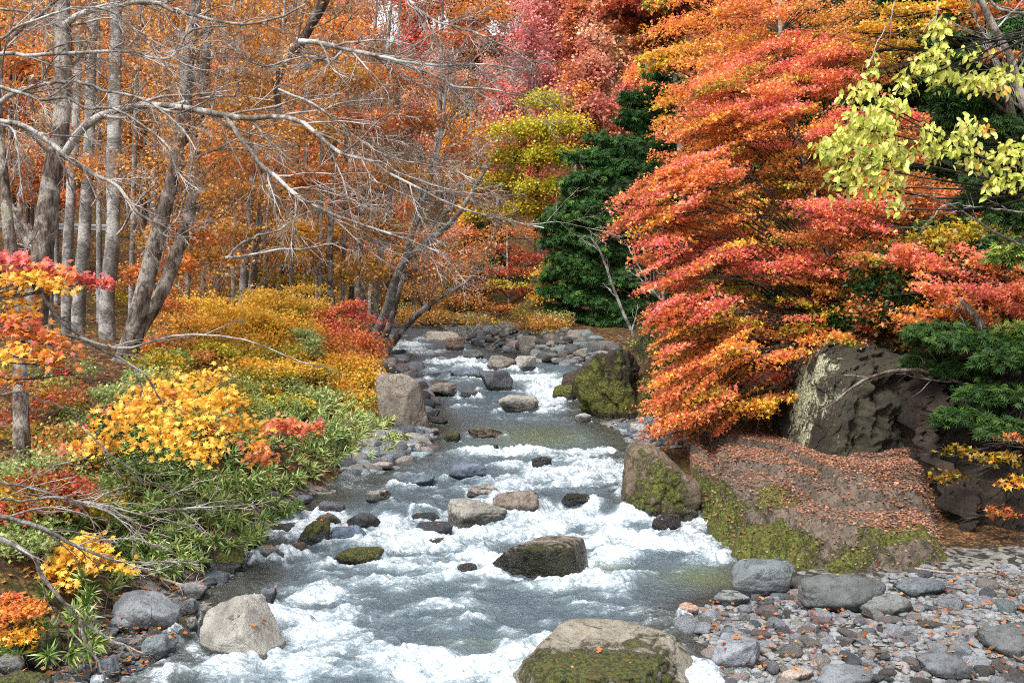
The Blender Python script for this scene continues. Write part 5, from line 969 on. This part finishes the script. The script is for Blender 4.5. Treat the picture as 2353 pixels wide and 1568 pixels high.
SS = [(780, 1040, 20.5, 70, 900, 'pale', 1.0), (720, 1080, 19.5, 80, 1000, 'pale', 1.), (800, 1000, 22, 60, 600, 'pale', .8), (690, 1010, 20, 80, 900, 'pale', 1.), (640, 1090, 18, 80, 900, 'green', 1.), (580, 1130, 17, 80, 900, 'green', .9), (520, 1090, 17, 90, 900, 'green', .9), (480, 1170, 15.5, 90, 900, 'green', .9), (530, 1210, 15.3, 70, 700, 'green', .8), (410, 1140, 15, 100, 800, 'green', .9), (340, 1190, 14, 100, 800, 'green', .9), (400, 1250, 13.7, 80, 700, 'green', .8), (300, 1270, 13, 80, 500, 'mix', .8), (450, 1060, 17, 100, 700, 'green', .9), (160, 900, 22, 90, 900, 'lush', .9), (130, 860, 25, 70, 600, 'lush', .9), (330, 890, 21, 60, 500, 'lush', .8), (610, 1030, 19, 80, 700, 'mix', .9), (230, 1330, 12.2, 70, 400, 'mix', .6), (180, 1200, 13, 100, 500, 'mix', .7), (90, 1260, 12, 90, 400, 'mix', .7), (130, 1500, 9.8, 60, 260, 'green', .4), (180, 1400, 10.6, 50, 160, 'mix', .4), (660, 1140, 17.5, 50, 450, 'mix', .6), (750, 1120, 19.3, 40, 350, 'pale', .6), (250, 1130, 14.5, 90, 450, 'mix', .8), (560, 980, 19.5, 80, 500, 'mix', .8), (700, 950, 22.5, 90, 500, 'pale', .8), (640, 990, 21, 80, 500, 'pale', .8), (330, 1040, 16, 90, 450, 'mix', .8), (480, 980, 19, 90, 450, 'mix', .8), (470, 1270, 13.4, 60, 500, 'green', .7), (360, 1320, 12.6, 60, 350, 'green', .6), (600, 1180, 16.4, 50, 450, 'green', .7), (260, 1070, 15, 90, 450, 'lush', .8), (160, 1130, 14, 90, 400, 'mix', .8), (540, 1140, 16.4, 80, 700, 'pale', .9), (210, 940, 20, 80, 500, 'lush', .8)]
SLAB = {'pale': 'pale sage-green bamboo grass clump %s', 'green': 'dense green bamboo grass clump %s', 'lush': 'fresh green bamboo grass clump %s', 'mix': 'bamboo grass clump with yellowed blades %s'}
WH = ['at the head of the pebble bar', 'spilling down beside the pebble bar', 'just below the bright yellow bush', 'right of the yellow maple spray tip', 'under the right end of the maple spray', 'above the dark rock face', 'under the middle of the yellow maple spray', 'half way down the left bank', 'hanging over the side channel', 'below the left part of the maple spray', 'left of the upright square rock', 'right above the upright square rock', 'above the small yellow maple', 'tucked close under the maple spray', 'between the banded trunk and the furrowed trunk', 'farther back beside the banded trunk', 'at the foot of the double-stemmed tree', 'behind the orange tip of the spray', 'right of the small yellow maple', 'crossed by bare branches at the left', 'near the left edge beside bare branches', 'in the bottom left corner between stones', 'over the driftwood roots', 'at the left rim of the brown pool', 'at the upper rim of the brown pool', 'below the tangled bramble', 'behind the yellow maple spray', 'below the dull green bush', 'between the spray and the dull green bush', 'below the double-stemmed tree', 'right behind the top of the maple spray', 'hanging over the upright square rock', 'overhanging the smooth grey boulder', 'above the dark rock face at the side channel', 'under the left end of the maple spray', 'among the bramble below the short greyish trunk', 'in the middle of the left bank below the spray tip', 'between the two thick left trunks']
for (u, v, d, r, n, k, h), wh in zip(SS, WH):
    sasa(u, v, d, r * 1.18, int(n * 2.3), SLAB[k] % wh, SY if k == 'pale' else SG if k != 'lush' else [('sasa', 5), ('green', 2), ('sasay', 1)], h)

# ------------------------------------------------------------------ foreground maple sprays (single leaves are parts)
LEAFMESH = {}
def leafbase(kind):
    if kind not in LEAFMESH:
        v, f = tmpl(kind); LEAFMESH[kind] = mesh('leaf', v, f, M_leaf, fattrs={'col': np.ones((len(f), 3))})
    return LEAFMESH[kind]
def spray(base, pads, lab, kind, size, nobj, cat='branch', name='maple_branch', stem=None, tilt=.5, hang=.2, down=None, mat=None):
    base = np.asarray(base, float); root = thing(name, base, lab, cat)
    Ps, Cs, br = [], [], []
    for u, v, d, w, h, n, pal, sl in pads:
        c = at(u, v, d); rx, rz = w / 2 * d / FPX, h / 2 * d / FPX; P = pad_points(c, (rx, rx * .6, rz * 1.5), int(n * (2.1 if kind == 'oval' else 1.85)), (sl, 0), droop=.5); Ps.append(P); Cs.append(palcol(PO[pal][0] if rs.rand() < 2 else 0, len(P), .22, .08))
        br.append(resample([base, (base + c) / 2 + rs.normal(0, .05, 3), c, c + [rx * .8 * np.sign(c[0] - base[0] + .01), 0, sl * rx * .8 * np.sign(c[0] - base[0] + .01)]], 9))
    P = np.concatenate(Ps); C_ = np.concatenate(Cs); n = len(P); i = rs.permutation(n); P, C_ = P[i], C_[i]
    d = rnd_dirs(n, -hang, .4); nn = nrm(rs.normal(size=(n, 3)) * tilt + np.array([0, -.55, .8]))
    if down: d = nrm(rs.normal(size=(n, 3)) * .5 + np.array(down)); nn = nrm(rs.normal(size=(n, 3)) * .7 + np.array([0, -1., .25]))
    s = size * U(.7, 1.2, n)
    k = min(nobj, n); lm = leafbase(kind); order = np.argsort(-s); ob = order[:k]; re = order[k:]
    for j in ob:
        y = d[j]; z = nrm(nn[j] - (nn[j] @ y) * y); x = np.cross(y, z)
        o = bpy.data.objects.new('leaf', lm); COL.objects.link(o); o.parent = root
        M4 = Matrix(((x[0] * s[j], y[0] * s[j], z[0] * s[j], P[j, 0] - base[0]), (x[1] * s[j], y[1] * s[j], z[1] * s[j], P[j, 1] - base[1]), (x[2] * s[j], y[2] * s[j], z[2] * s[j], P[j, 2] - base[2]), (0, 0, 0, 1)))
        o.matrix_basis = M4; o.color = tuple(map(float, C_[j])) + (1,)
    if len(re): o = link('foliage', leaf_mesh('foliage', P[re], s[re], kind, C_[re], mat or M_leaf, dirs=d[re], nor=nn[re], origin=base), root, kind='stuff')
    B_ = np.array(br); Rr = np.full((len(B_), 1), .009 if stem is None else stem) * np.linspace(1, .25, 9)[None]; K2, R2 = kids(B_, Rr, 8, .25, 1., .6, .3, .6, 5, .14, 0, flat=(0, 0, 1), fw=.5, rmin=.002)
    V, F = merge([tubes(B_, Rr, 5), tubes(K2, R2, 3)]); link('limbs', mesh('limbs', V - base, F, M_dtwig, smooth=True), root)
    return root
spray(at(130, 1110, 13.5), [(470, 890, 13.5, 120, 60, 60, 'yellow', .3), (520, 930, 13, 100, 50, 60, 'gold', -.1), (350, 930, 13, 190, 70, 130, 'gold', .3), (440, 960, 12.5, 190, 80, 150, 'yellow', .1), (300, 980, 13, 180, 70, 130, 'yellow', .2), (400, 1020, 12.2, 200, 70, 150, 'yellow', 0), (470, 1050, 12, 120, 50, 60, 'yellow', 0), (230, 1040, 13, 150, 50, 70, 'gold', .1), (150, 1045, 13.3, 110, 40, 45, 'ored', .1), (560, 990, 13, 110, 50, 60, 'gold', -.1), (590, 1040, 12.8, 90, 40, 35, 'orange', -.2), (280, 960, 13.4, 150, 50, 50, 'ored', .2)], 'large yellow-orange maple spray reaching right across the left bank', 'maple', .086, 300)
spray(at(560, 1060, 14), [(640, 985, 14, 90, 40, 60, 'ored', 0), (690, 990, 14, 90, 34, 60, 'ored', -.1), (600, 1060, 13.5, 90, 40, 36, 'orange', 0), (730, 985, 14.2, 30, 26, 10, 'red', 0)], 'small red-orange maple twig just beyond the tip of the yellow spray', 'maple', .085, 120)
spray(at(60, 1300, 11), [(200, 1270, 11, 130, 50, 80, 'yellow', .1), (150, 1300, 10.8, 110, 50, 70, 'yellow', .2), (240, 1300, 10.8, 110, 50, 60, 'yellow', -.1), (120, 1330, 10.7, 90, 40, 36, 'gold', .3), (150, 1350, 10.6, 60, 30, 16, 'yellow', 0)], 'small golden yellow maple spray low on the left, crossed by bare twigs', 'maple', .086, 200)
spray(at(-150, 700, 9), [(40, 610, 9, 170, 34, 95, 'red', -.12), (130, 640, 9, 150, 36, 85, 'ored', -.15), (210, 650, 9, 90, 30, 50, 'red', -.1), (60, 650, 8.8, 150, 40, 70, 'gold', -.1), (140, 665, 8.8, 100, 30, 30, 'gold', -.1)], 'red and orange maple branch at the left edge, the upper of the two', 'maple', .066, 280)
spray(at(-150, 800, 9), [(40, 700, 9, 130, 50, 60, 'gold', -.2), (30, 760, 8.8, 160, 50, 95, 'ored', -.1), (100, 790, 8.8, 150, 46, 85, 'orange', -.15), (60, 820, 8.7, 150, 40, 70, 'gold', -.1), (120, 840, 8.7, 90, 40, 36, 'ored', -.3), (30, 730, 9, 110, 40, 60, 'gold', 0), (150, 860, 8.7, 40, 24, 8, 'red', 0), (40, 880, 8.8, 70, 30, 16, 'orange', -.2)], 'orange maple branch at the left edge, the lower of the two', 'maple', .066, 300)
PO['palel'] = ([('pale', 5), ('cream', 1), ('ygreen', 1)], [('pale', 1)]); PO['creaml'] = ([('cream', 2), ('pale', 3), ('gold', 1)], [('pale', 1)])
spray(at(2420, 440, 9), [(1990, 230, 9.2, 90, 60, 45, 'palel', 0), (2050, 250, 9.2, 80, 50, 35, 'palel', 0), (2010, 300, 9, 120, 70, 75, 'palel', 0), (1940, 340, 9, 120, 70, 60, 'palel', .2), (2020, 370, 9, 140, 80, 100, 'palel', 0), (1950, 420, 9, 120, 80, 60, 'palel', .1), (2040, 430, 9, 90, 80, 40, 'creaml', 0), (1900, 360, 9, 60, 50, 20, 'palel', .3), (2060, 480, 9, 50, 40, 14, 'palel', 0)], 'drooping spray of pale yellow-green oval leaves in front of the red maple, the left one', 'oval', .078, 300, down=(-.3, -.1, -.9), stem=.012, name='leafy_branch')
spray(at(2420, 60, 9.5), [(2160, 80, 9.5, 50, 60, 24, 'palel', 0), (2150, 140, 9.5, 90, 60, 40, 'palel', 0), (2190, 190, 9.5, 130, 50, 65, 'palel', -.1), (2120, 170, 9.5, 90, 50, 30, 'palel', 0), (2270, 200, 9.5, 110, 40, 45, 'creaml', -.1), (2310, 180, 9.5, 90, 40, 35, 'palel', 0), (2250, 130, 9.5, 80, 30, 16, 'palel', 0), (2080, 200, 9.5, 50, 40, 16, 'palel', 0), (2010, 160, 9.5, 40, 40, 10, 'palel', 0)], 'upper pale yellow-green leafy branch at the top right', 'oval', .078, 240, down=(-.2, -.1, -.8), stem=.010, name='leafy_branch')
spray(at(2430, 420, 8.6), [(2230, 310, 8.7, 80, 50, 40, 'creaml', 0), (2190, 350, 8.7, 120, 60, 60, 'palel', 0), (2270, 380, 8.7, 120, 50, 50, 'creaml', -.1), (2330, 360, 8.6, 90, 50, 45, 'palel', 0), (2350, 410, 8.6, 80, 50, 40, 'palel', 0), (2120, 350, 8.7, 80, 50, 26, 'palel', 0), (2140, 300, 8.7, 60, 30, 12, 'palel', 0), (2300, 430, 8.6, 80, 40, 20, 'palel', 0)], 'right-hand pale cream and yellow-green leafy branch reaching in from the right edge', 'oval', .076, 260, down=(-.2, -.1, -.8), stem=.014, name='leafy_branch')

# ------------------------------------------------------------------ bare pale branches crossing the view
def bare(pts, d0, d1, w0, w1, lab, m1=14, lf=.42, m2=7, m3=5, mat=None, subs=(), name='bare_branch', cat='branch', t0=.12, up=.0, flat=None, ang=.62, wig=.13, fwv=.9):
    def path(q, a, b, wa, wb_, k=26):
        n = len(q); r = resample([[*at(u, v, a + (b - a) * i / (n - 1)), (wa + (wb_ - wa) * i / (n - 1)) * (a + (b - a) * i / (n - 1)) / FPX / 2] for i, (u, v) in enumerate(q)], k); return r
    ps = [path(pts, d0, d1, w0, w1)]
    for q, da, db, wa, wb_ in subs: ps.append(path(q, da, db, wa, wb_))
    base = ps[0][0, :3].copy(); root = thing(name, base, lab, cat)
    A = np.array(ps); P0 = A[:, :, :3] + rs.normal(0, .006, A[:, :, :3].shape); R0 = np.maximum(A[:, :, 3], .002)
    few = m1 * len(ps) <= 8
    if not few: V, F = tubes(P0, R0, 8); link('limb', mesh('limb', V - base, F, mat or M_limb, smooth=True), root)
    f = (0, 1, .2) if flat is None else flat
    L1, R1 = kids(P0, R0, m1, t0, .99, ang, lf, .55, 8, wig, up, flat=f, fw=fwv, rmin=.0052, maxL=1.7); L2, R2 = kids(L1, R1, m2, .12, .98, .6, .5, .65, 6, wig * 1.2, up, flat=f, fw=fwv, rmin=.0042); 
    pr = [tubes(L1, R1, 5), tubes(L2, R2, 4)]
    if m3: L3, R3 = kids(L2, R2, m3, .15, .98, .6, .5, .7, 4, .14, up, flat=f, fw=fwv, rmin=.0034); pr.append(tubes(L3, R3, 3))
    if few: V, F = merge([tubes(P0, R0, 8)] + pr); link('limb', mesh('limb', V - base, F, mat or M_limb, smooth=True), root); return root
    V, F = merge(pr); link('twigs', mesh('twigs', V - base, F, M_twig if mat is None else mat, smooth=True), root)
    return root
bare([(150, 350), (185, 300), (230, 268), (285, 250), (340, 242), (430, 248), (520, 266), (580, 271), (640, 268), (700, 285), (745, 325), (790, 355), (850, 368), (900, 402), (1000, 452), (1100, 492), (1250, 522)], 16, 12, 20, 3, 'long arching pale limb that crosses the whole upper left from the furrowed trunk', subs=[([(518, 268), (560, 325), (600, 378), (640, 410), (690, 455), (760, 490), (850, 522), (940, 552), (1010, 578)], 14.5, 12, 13, 3)], m1=18, lf=.35)
bare([(-60, 270), (0, 278), (55, 290), (110, 325), (150, 358), (200, 393), (250, 415), (285, 445), (310, 480), (350, 512), (378, 543), (440, 545)], 11, 11, 14, 4, 'pale branch sloping down from the left edge to mid-left', m1=12, lf=.32, subs=[([(0, 285), (30, 300), (42, 350), (45, 400), (55, 465)], 11, 10.5, 6, 3)])
bare([(-60, 190), (0, 200), (50, 215), (100, 230), (150, 222), (200, 250), (260, 250), (330, 290), (390, 340), (410, 400), (460, 440)], 12, 11.5, 10, 3, 'thin pale branch undulating from the left edge above the sloping one', m1=10, lf=.3)
bare([(-60, 270), (0, 235), (40, 210), (90, 196), (130, 188), (190, 190), (250, 212), (330, 228), (420, 300), (450, 345)], 13, 12.5, 13, 3, 'grey branch rising from the left edge, then bending over and down', m1=10, lf=.3)
bare([(-60, 120), (0, 123), (60, 128), (150, 124), (290, 117), (350, 132), (400, 128), (440, 70), (520, 60)], 13, 13, 11, 4, 'straight grey branch running level from the left edge near the top', m1=12, lf=.3, subs=[([(20, 90), (90, 35), (130, 0)], 13, 13, 8, 5)])
bare([(145, 60), (180, 35), (230, 18), (300, 6), (350, 5), (390, 20), (430, 32), (500, 48), (560, 56), (640, 40), (700, 10)], 14, 13, 15, 4, 'upper arching grey branch along the top left of the frame', m1=14, lf=.3, subs=[([(-20, 20), (60, 28), (150, 62), (250, 40), (300, 75)], 14, 14, 6, 3)])
bare([(-50, 62), (0, 88), (40, 60), (100, 42), (170, 18), (240, 20), (300, 60), (350, 110), (430, 150), (520, 175)], 12, 12, 7, 3, 'slender branch sagging from the top left corner', m1=12, lf=.34)
bare([(690, 95), (730, 98), (790, 112), (850, 125), (900, 142), (960, 158), (1010, 180), (1050, 200), (1120, 205), (1210, 222)], 15, 13, 13, 3, 'grey branch fanning right from the dark diagonal limb at the top', m1=18, lf=.36, subs=[([(850, 125), (930, 142), (1010, 150), (1100, 148), (1190, 158)], 14, 13, 8, 3), ([(790, 112), (760, 140), (700, 130), (600, 150), (520, 100)], 15, 15, 7, 3)])
bare([(880, -60), (930, -10), (960, 20), (1000, 48), (1050, 62), (1100, 78), (1160, 106), (1230, 150)], 15, 13.5, 8, 3, 'thin branch dropping in from the top above the fanning one', m1=14, lf=.38)
bare([(640, 205), (720, 240), (800, 300), (860, 345), (930, 370), (1010, 385), (1090, 410)], 14, 13, 6, 2.5, 'fine-twigged branch just above the end of the long arching limb', m1=16, lf=.4)
bare([(520, 592), (560, 556), (600, 540), (640, 528), (700, 492), (740, 480)], 13, 13, 7, 3, 'forked twig pointing left in front of the yellow understory, upper arm', m1=5, lf=.25, m2=3, m3=0)
bare([(518, 592), (560, 588), (640, 574), (700, 572), (760, 560), (800, 575)], 13, 13, 6, 3, 'forked twig pointing left in front of the yellow understory, lower arm', m1=5, lf=.25, m2=3, m3=0)
bare([(-60, 640), (0, 646), (60, 640), (85, 665), (110, 700), (150, 745), (200, 785), (260, 815), (320, 850), (350, 885), (372, 925)], 9, 9.5, 12, 3, 'pale bent branch slanting down behind the left maple leaves', m1=7, lf=.3, m2=4, m3=2)
bare([(-60, 745), (0, 748), (60, 755), (110, 762), (170, 770), (230, 790), (300, 800), (420, 770), (560, 780), (650, 815), (720, 840)], 8.6, 9.5, 9, 2.5, 'dark thin branch running right from the left edge at mid-height', m1=6, lf=.2, m2=3, m3=0)
bare([(-40, 900), (0, 905), (50, 900), (100, 920), (160, 945), (205, 990)], 8.6, 9, 6, 3, 'short pale twig at the left edge above the short trunk', m1=4, lf=.3, m2=3, m3=0)
bare([(-60, 1150), (0, 1183), (60, 1200), (110, 1218), (150, 1242), (210, 1270), (260, 1285), (300, 1292), (360, 1290), (440, 1285)], 8, 8.6, 13, 3, 'pale branch low at the left, the upper of two thick ones', m1=10, lf=.35, m2=4, m3=3)
bare([(-60, 1200), (0, 1235), (50, 1262), (82, 1282), (88, 1305), (110, 1340), (150, 1388), (185, 1425), (230, 1452), (262, 1475), (290, 1482), (315, 1510)], 8, 8.6, 14, 4, 'pale thick branch in the lower left corner that forks toward the water', m1=5, lf=.25, m2=3, m3=2, subs=[([(186, 1425), (190, 1450), (205, 1490), (225, 1520), (245, 1568), (262, 1620)], 8.2, 8.2, 9, 5)])
bare([(-60, 1090), (0, 1108), (80, 1122), (160, 1150), (240, 1160), (320, 1178), (380, 1170), (460, 1165), (560, 1160)], 8.6, 9.4, 7, 2.5, 'slim pale branch low at the left, topmost of the lower bunch', m1=14, lf=.36, m2=4, m3=2)
bare([(-60, 1140), (0, 1148), (70, 1146), (140, 1140), (200, 1160), (260, 1180), (310, 1230), (370, 1260)], 8.4, 9, 7, 2.5, 'slim pale branch low at the left, second of the lower bunch', m1=12, lf=.36, m2=4, m3=2)
bare([(200, 990), (250, 1040), (300, 1075), (360, 1110), (400, 1135), (430, 1160)], 9.5, 9.8, 5, 2, 'fine twig curving down under the yellow maple spray', m1=8, lf=.4, m2=3, m3=0)
# right side twigs
bare([(2420, 620), (2352, 570), (2280, 530), (2200, 480), (2140, 455), (2090, 440)], 9, 9, 7, 2.5, 'bare whitish twig across the right edge below the pale leaves', m1=6, lf=.3, m2=2, m3=0)
bare([(2440, 500), (2352, 488), (2280, 478), (2220, 475), (2170, 470), (2120, 520), (2040, 520)], 9.4, 9.4, 5, 2.5, 'thin level whitish twig above the other one at the right', m1=4, lf=.25, m2=2, m3=0)
bare([(2060, -60), (2050, 30), (2010, 110), (1990, 170)], 11, 11, 2.5, 2, 'hair-thin hanging twig at the top right', m1=2, lf=.2, m2=0 or 1, m3=0)
bare([(2160, -40), (2150, 40), (2148, 110), (2140, 190)], 10, 10, 3.5, 2.5, 'hanging vine-like twig beside the upper pale leaves', m1=3, lf=.2, m2=1, m3=0)
bare([(2420, 30), (2352, 28), (2300, 22), (2250, -20), (2200, -60)], 10, 10, 8, 5, 'whitish bare branch cutting the top right corner', m1=4, lf=.3, m2=2, m3=0)
bigtree([(2400, 330, 14, 24), (2345, 220, 14, 22), (2320, 130, 14, 20), (2270, 40, 14, 18), (2230, -60, 14, 16)], 'brown leaning trunk in the top right corner', nl=7, low=.1, spread=.5, maxL=1.2)
bigtree([(2330, 900, 16.4, 26), (2290, 830, 16.4, 22), (2250, 740, 16.6, 18), (2210, 690, 16.8, 12)], 'small dark crooked trunk over the shaded wall', nl=6, low=.2, spread=.5, maxL=1.)
bare([(2300, 930), (2230, 890), (2160, 860), (2080, 850), (1990, 870), (1900, 935), (1850, 960)], 16.5, 16.5, 14, 3, 'low mossy limb lying along the top of the cliff', m1=7, lf=.3, m2=3, m3=0, mat=M_bark)
# dead pale stems before the conifer
bare([(1472, 812), (1455, 770), (1420, 690), (1395, 620), (1375, 570), (1355, 545)], 33, 32, 9, 3, 'bare whitish dead stem leaning left in front of the lower conifer', m1=5, lf=.25, m2=2, m3=0, name='dead_stem')
bare([(1530, 700), (1510, 680), (1490, 650), (1460, 600), (1440, 560)], 32, 32, 6, 3, 'cluster of pale dead twigs at the left rim of the red maple', m1=6, lf=.4, m2=3, m3=0, subs=[([(1525, 700), (1522, 640), (1525, 580), (1510, 530)], 32, 32, 8, 3), ([(1510, 680), (1470, 640), (1440, 620)], 32, 32, 4, 2), ([(1524, 640), (1490, 600), (1470, 560)], 32, 32, 4, 2)], name='dead_stem')
bare([(1480, 800), (1440, 785), (1420, 768)], 33, 33, 4, 2, 'short pale dead twig low beside the dead stem', m1=3, lf=.3, m2=1, m3=0, name='dead_stem')
bare([(1065, 805), (1075, 780), (1090, 755), (1105, 740)], 44, 44, 4, 2, 'pale curled driftwood stick on the far bank', m1=8, lf=.6, m2=3, m3=0, name='driftwood', cat='driftwood', ang=.9)
# driftwood roots among the stones, lower left and far right
def drift(pts, w, lab, m1=6, off=.06, mat=None):
    q = [];  
    for u, v in pts: h = hit(u, v); q.append([h[0], h[1], h[2] + off + U(0, .05), w * U(.8, 1.1)])
    q = resample(q, 20); base = q[0, :3].copy(); root = thing('driftwood', base, lab, 'driftwood')
    P0, R0 = q[None, :, :3], q[None, :, 3] * np.linspace(1, .5, 20); V, F = tubes(P0, R0, 8); link('stick', mesh('stick', V - base, F, mat or M_wood, smooth=True), root)
    K, Rk = kids(P0, R0, m1, .1, .95, .8, .35, .5, 7, .25, .1, rmin=.004); V, F = tubes(K, Rk, 5); link('roots', mesh('roots', V - base, F, mat or M_wood, smooth=True), root)
drift([(310, 1328), (350, 1352), (400, 1364), (440, 1368), (480, 1352)], .025, 'thick twisted driftwood root behind the smooth grey boulder', off=.1)
drift([(225, 1370), (250, 1400), (280, 1420), (290, 1440), (340, 1450)], .018, 'driftwood root winding round the left side of the smooth grey boulder')
drift([(130, 1475), (180, 1470), (240, 1440), (300, 1450), (350, 1462)], .020, 'driftwood branch running right across the lower left stones', off=.08)
drift([(170, 1500), (220, 1505), (280, 1500), (330, 1520), (370, 1508)], .014, 'thin driftwood branch nearest the water in the lower left', off=.05)
drift([(200, 1330), (240, 1350), (300, 1345), (380, 1360)], .012, 'thin dark root under the bamboo grass at the lower left')
drift([(2100, 1322), (2180, 1335), (2270, 1330), (2320, 1345), (2350, 1372)], .02, 'curved pale root on the gravel below the shaded wall')
drift([(2260, 1348), (2300, 1352), (2330, 1370), (2340, 1390)], .014, 'second shorter curved root on the gravel at the right edge')
drift([(2290, 1480), (2310, 1510), (2330, 1530), (2350, 1550)], .02, 'broken pale stick lying at the bottom right edge', m1=2)

# ------------------------------------------------------------------ fallen leaves
def fallen(P, Nn, name, size, pal, label=None):
    n = len(P); d = rnd_dirs(n, 0, .2); c = palcol(pal, n, .35, .12)
    link(name, leaf_mesh(name, P + np.array([0, 0, .008]), size, 'rhomb', c, M_leaf, dirs=d, nor=nrm(Nn + rs.normal(size=(n, 3)) * .35)), kind='stuff')
ii = rs.randint(0, LX.size, 70000); bx, bz, ba = LB.ravel()[ii], LZ.ravel()[ii], LA.ravel()[ii]
lq = np.stack([LX.ravel()[ii], LY.ravel()[ii], bz * 0], -1); keep = (rs.rand(len(ii)) < np.clip((bx - .22) * 5 + .12, .10, 1) * np.clip(.95 + 1.4 * fbm(lq * 2.2, 19, 3), .3, 1)) & (bz > W(LY.ravel()[ii]) + .08)
P = np.stack([LX.ravel()[ii], LY.ravel()[ii], bz], -1)[keep] + rs.normal(0, .02, (keep.sum(), 3)) * [1, 1, .1]
bk_ = bx[keep]
fallen(P, np.tile([0, 0, 1.], (len(P), 1)), 'fallen_leaves', .046, [('litter', 8), ('litterp', 4), ('dkred', 1), ('rust', 1), ('tan', 1)])
def scatter_px(polys, n, size, pal, off=.0):
    P = []
    for poly, k in polys:
        us = [p[0] for p in poly]; vs_ = [p[1] for p in poly]; c = 0
        while c < k:
            u, v = U(min(us), max(us)), U(min(vs_), max(vs_))
            if inpoly(u, v, poly): P.append(hit(u, v)); c += 1
    P = np.array(P) + [0, 0, .02 + off]; fallen(P, np.tile([0, 0, 1.], (len(P), 1)), 'fallen_leaves', size, pal)
scatter_px([([(1600, 1400), (2352, 1330), (2352, 1568), (1650, 1568)], 420), ([(100, 1568), (120, 1420), (300, 1340), (460, 1360), (420, 1480), (300, 1568)], 320), ([(830, 1000), (1000, 1000), (1010, 1090), (830, 1110)], 60)], 0, .055, [('orange', 1), ('rust', 3), ('tan', 2), ('brown', 5), ('dkred', 2)], .05)
P = np.stack([U(-22, -3, 30000), U(8, 50, 30000)], -1); P = P[P[:, 0] < xL(P[:, 1]) - .5]; P = np.column_stack([P, T(P[:, 0], P[:, 1])]); fallen(P, np.tile([0, 0, 1.], (len(P), 1)), 'leaf_litter', .09, [('rust', 3), ('brown', 4), ('tan', 2), ('orange', 1), ('olive', 1)])
for lb, S in SURF.items():
    k = 12 if 'fallen leaves' in lb else 14 if 'flecked with leaves' in lb else 9 if 'huge flat' in lb else 6 if 'few leaves' in lb else (2 if S[:, 1].mean() < 20 else 0)
    if not k: continue
    zt = S[:, 2].min() + (S[:, 2].max() - S[:, 2].min()) * (.62 if 'fallen' in lb else .82); c = S[(S[:, 2] > zt)]
    if len(c) > k: fallen(c[rs.choice(len(c), k)], np.tile([0, 0, 1.], (k, 1)), 'fallen_leaves', .05, [('orange', 3), ('rust', 2), ('red', 1), ('gold', 1)])
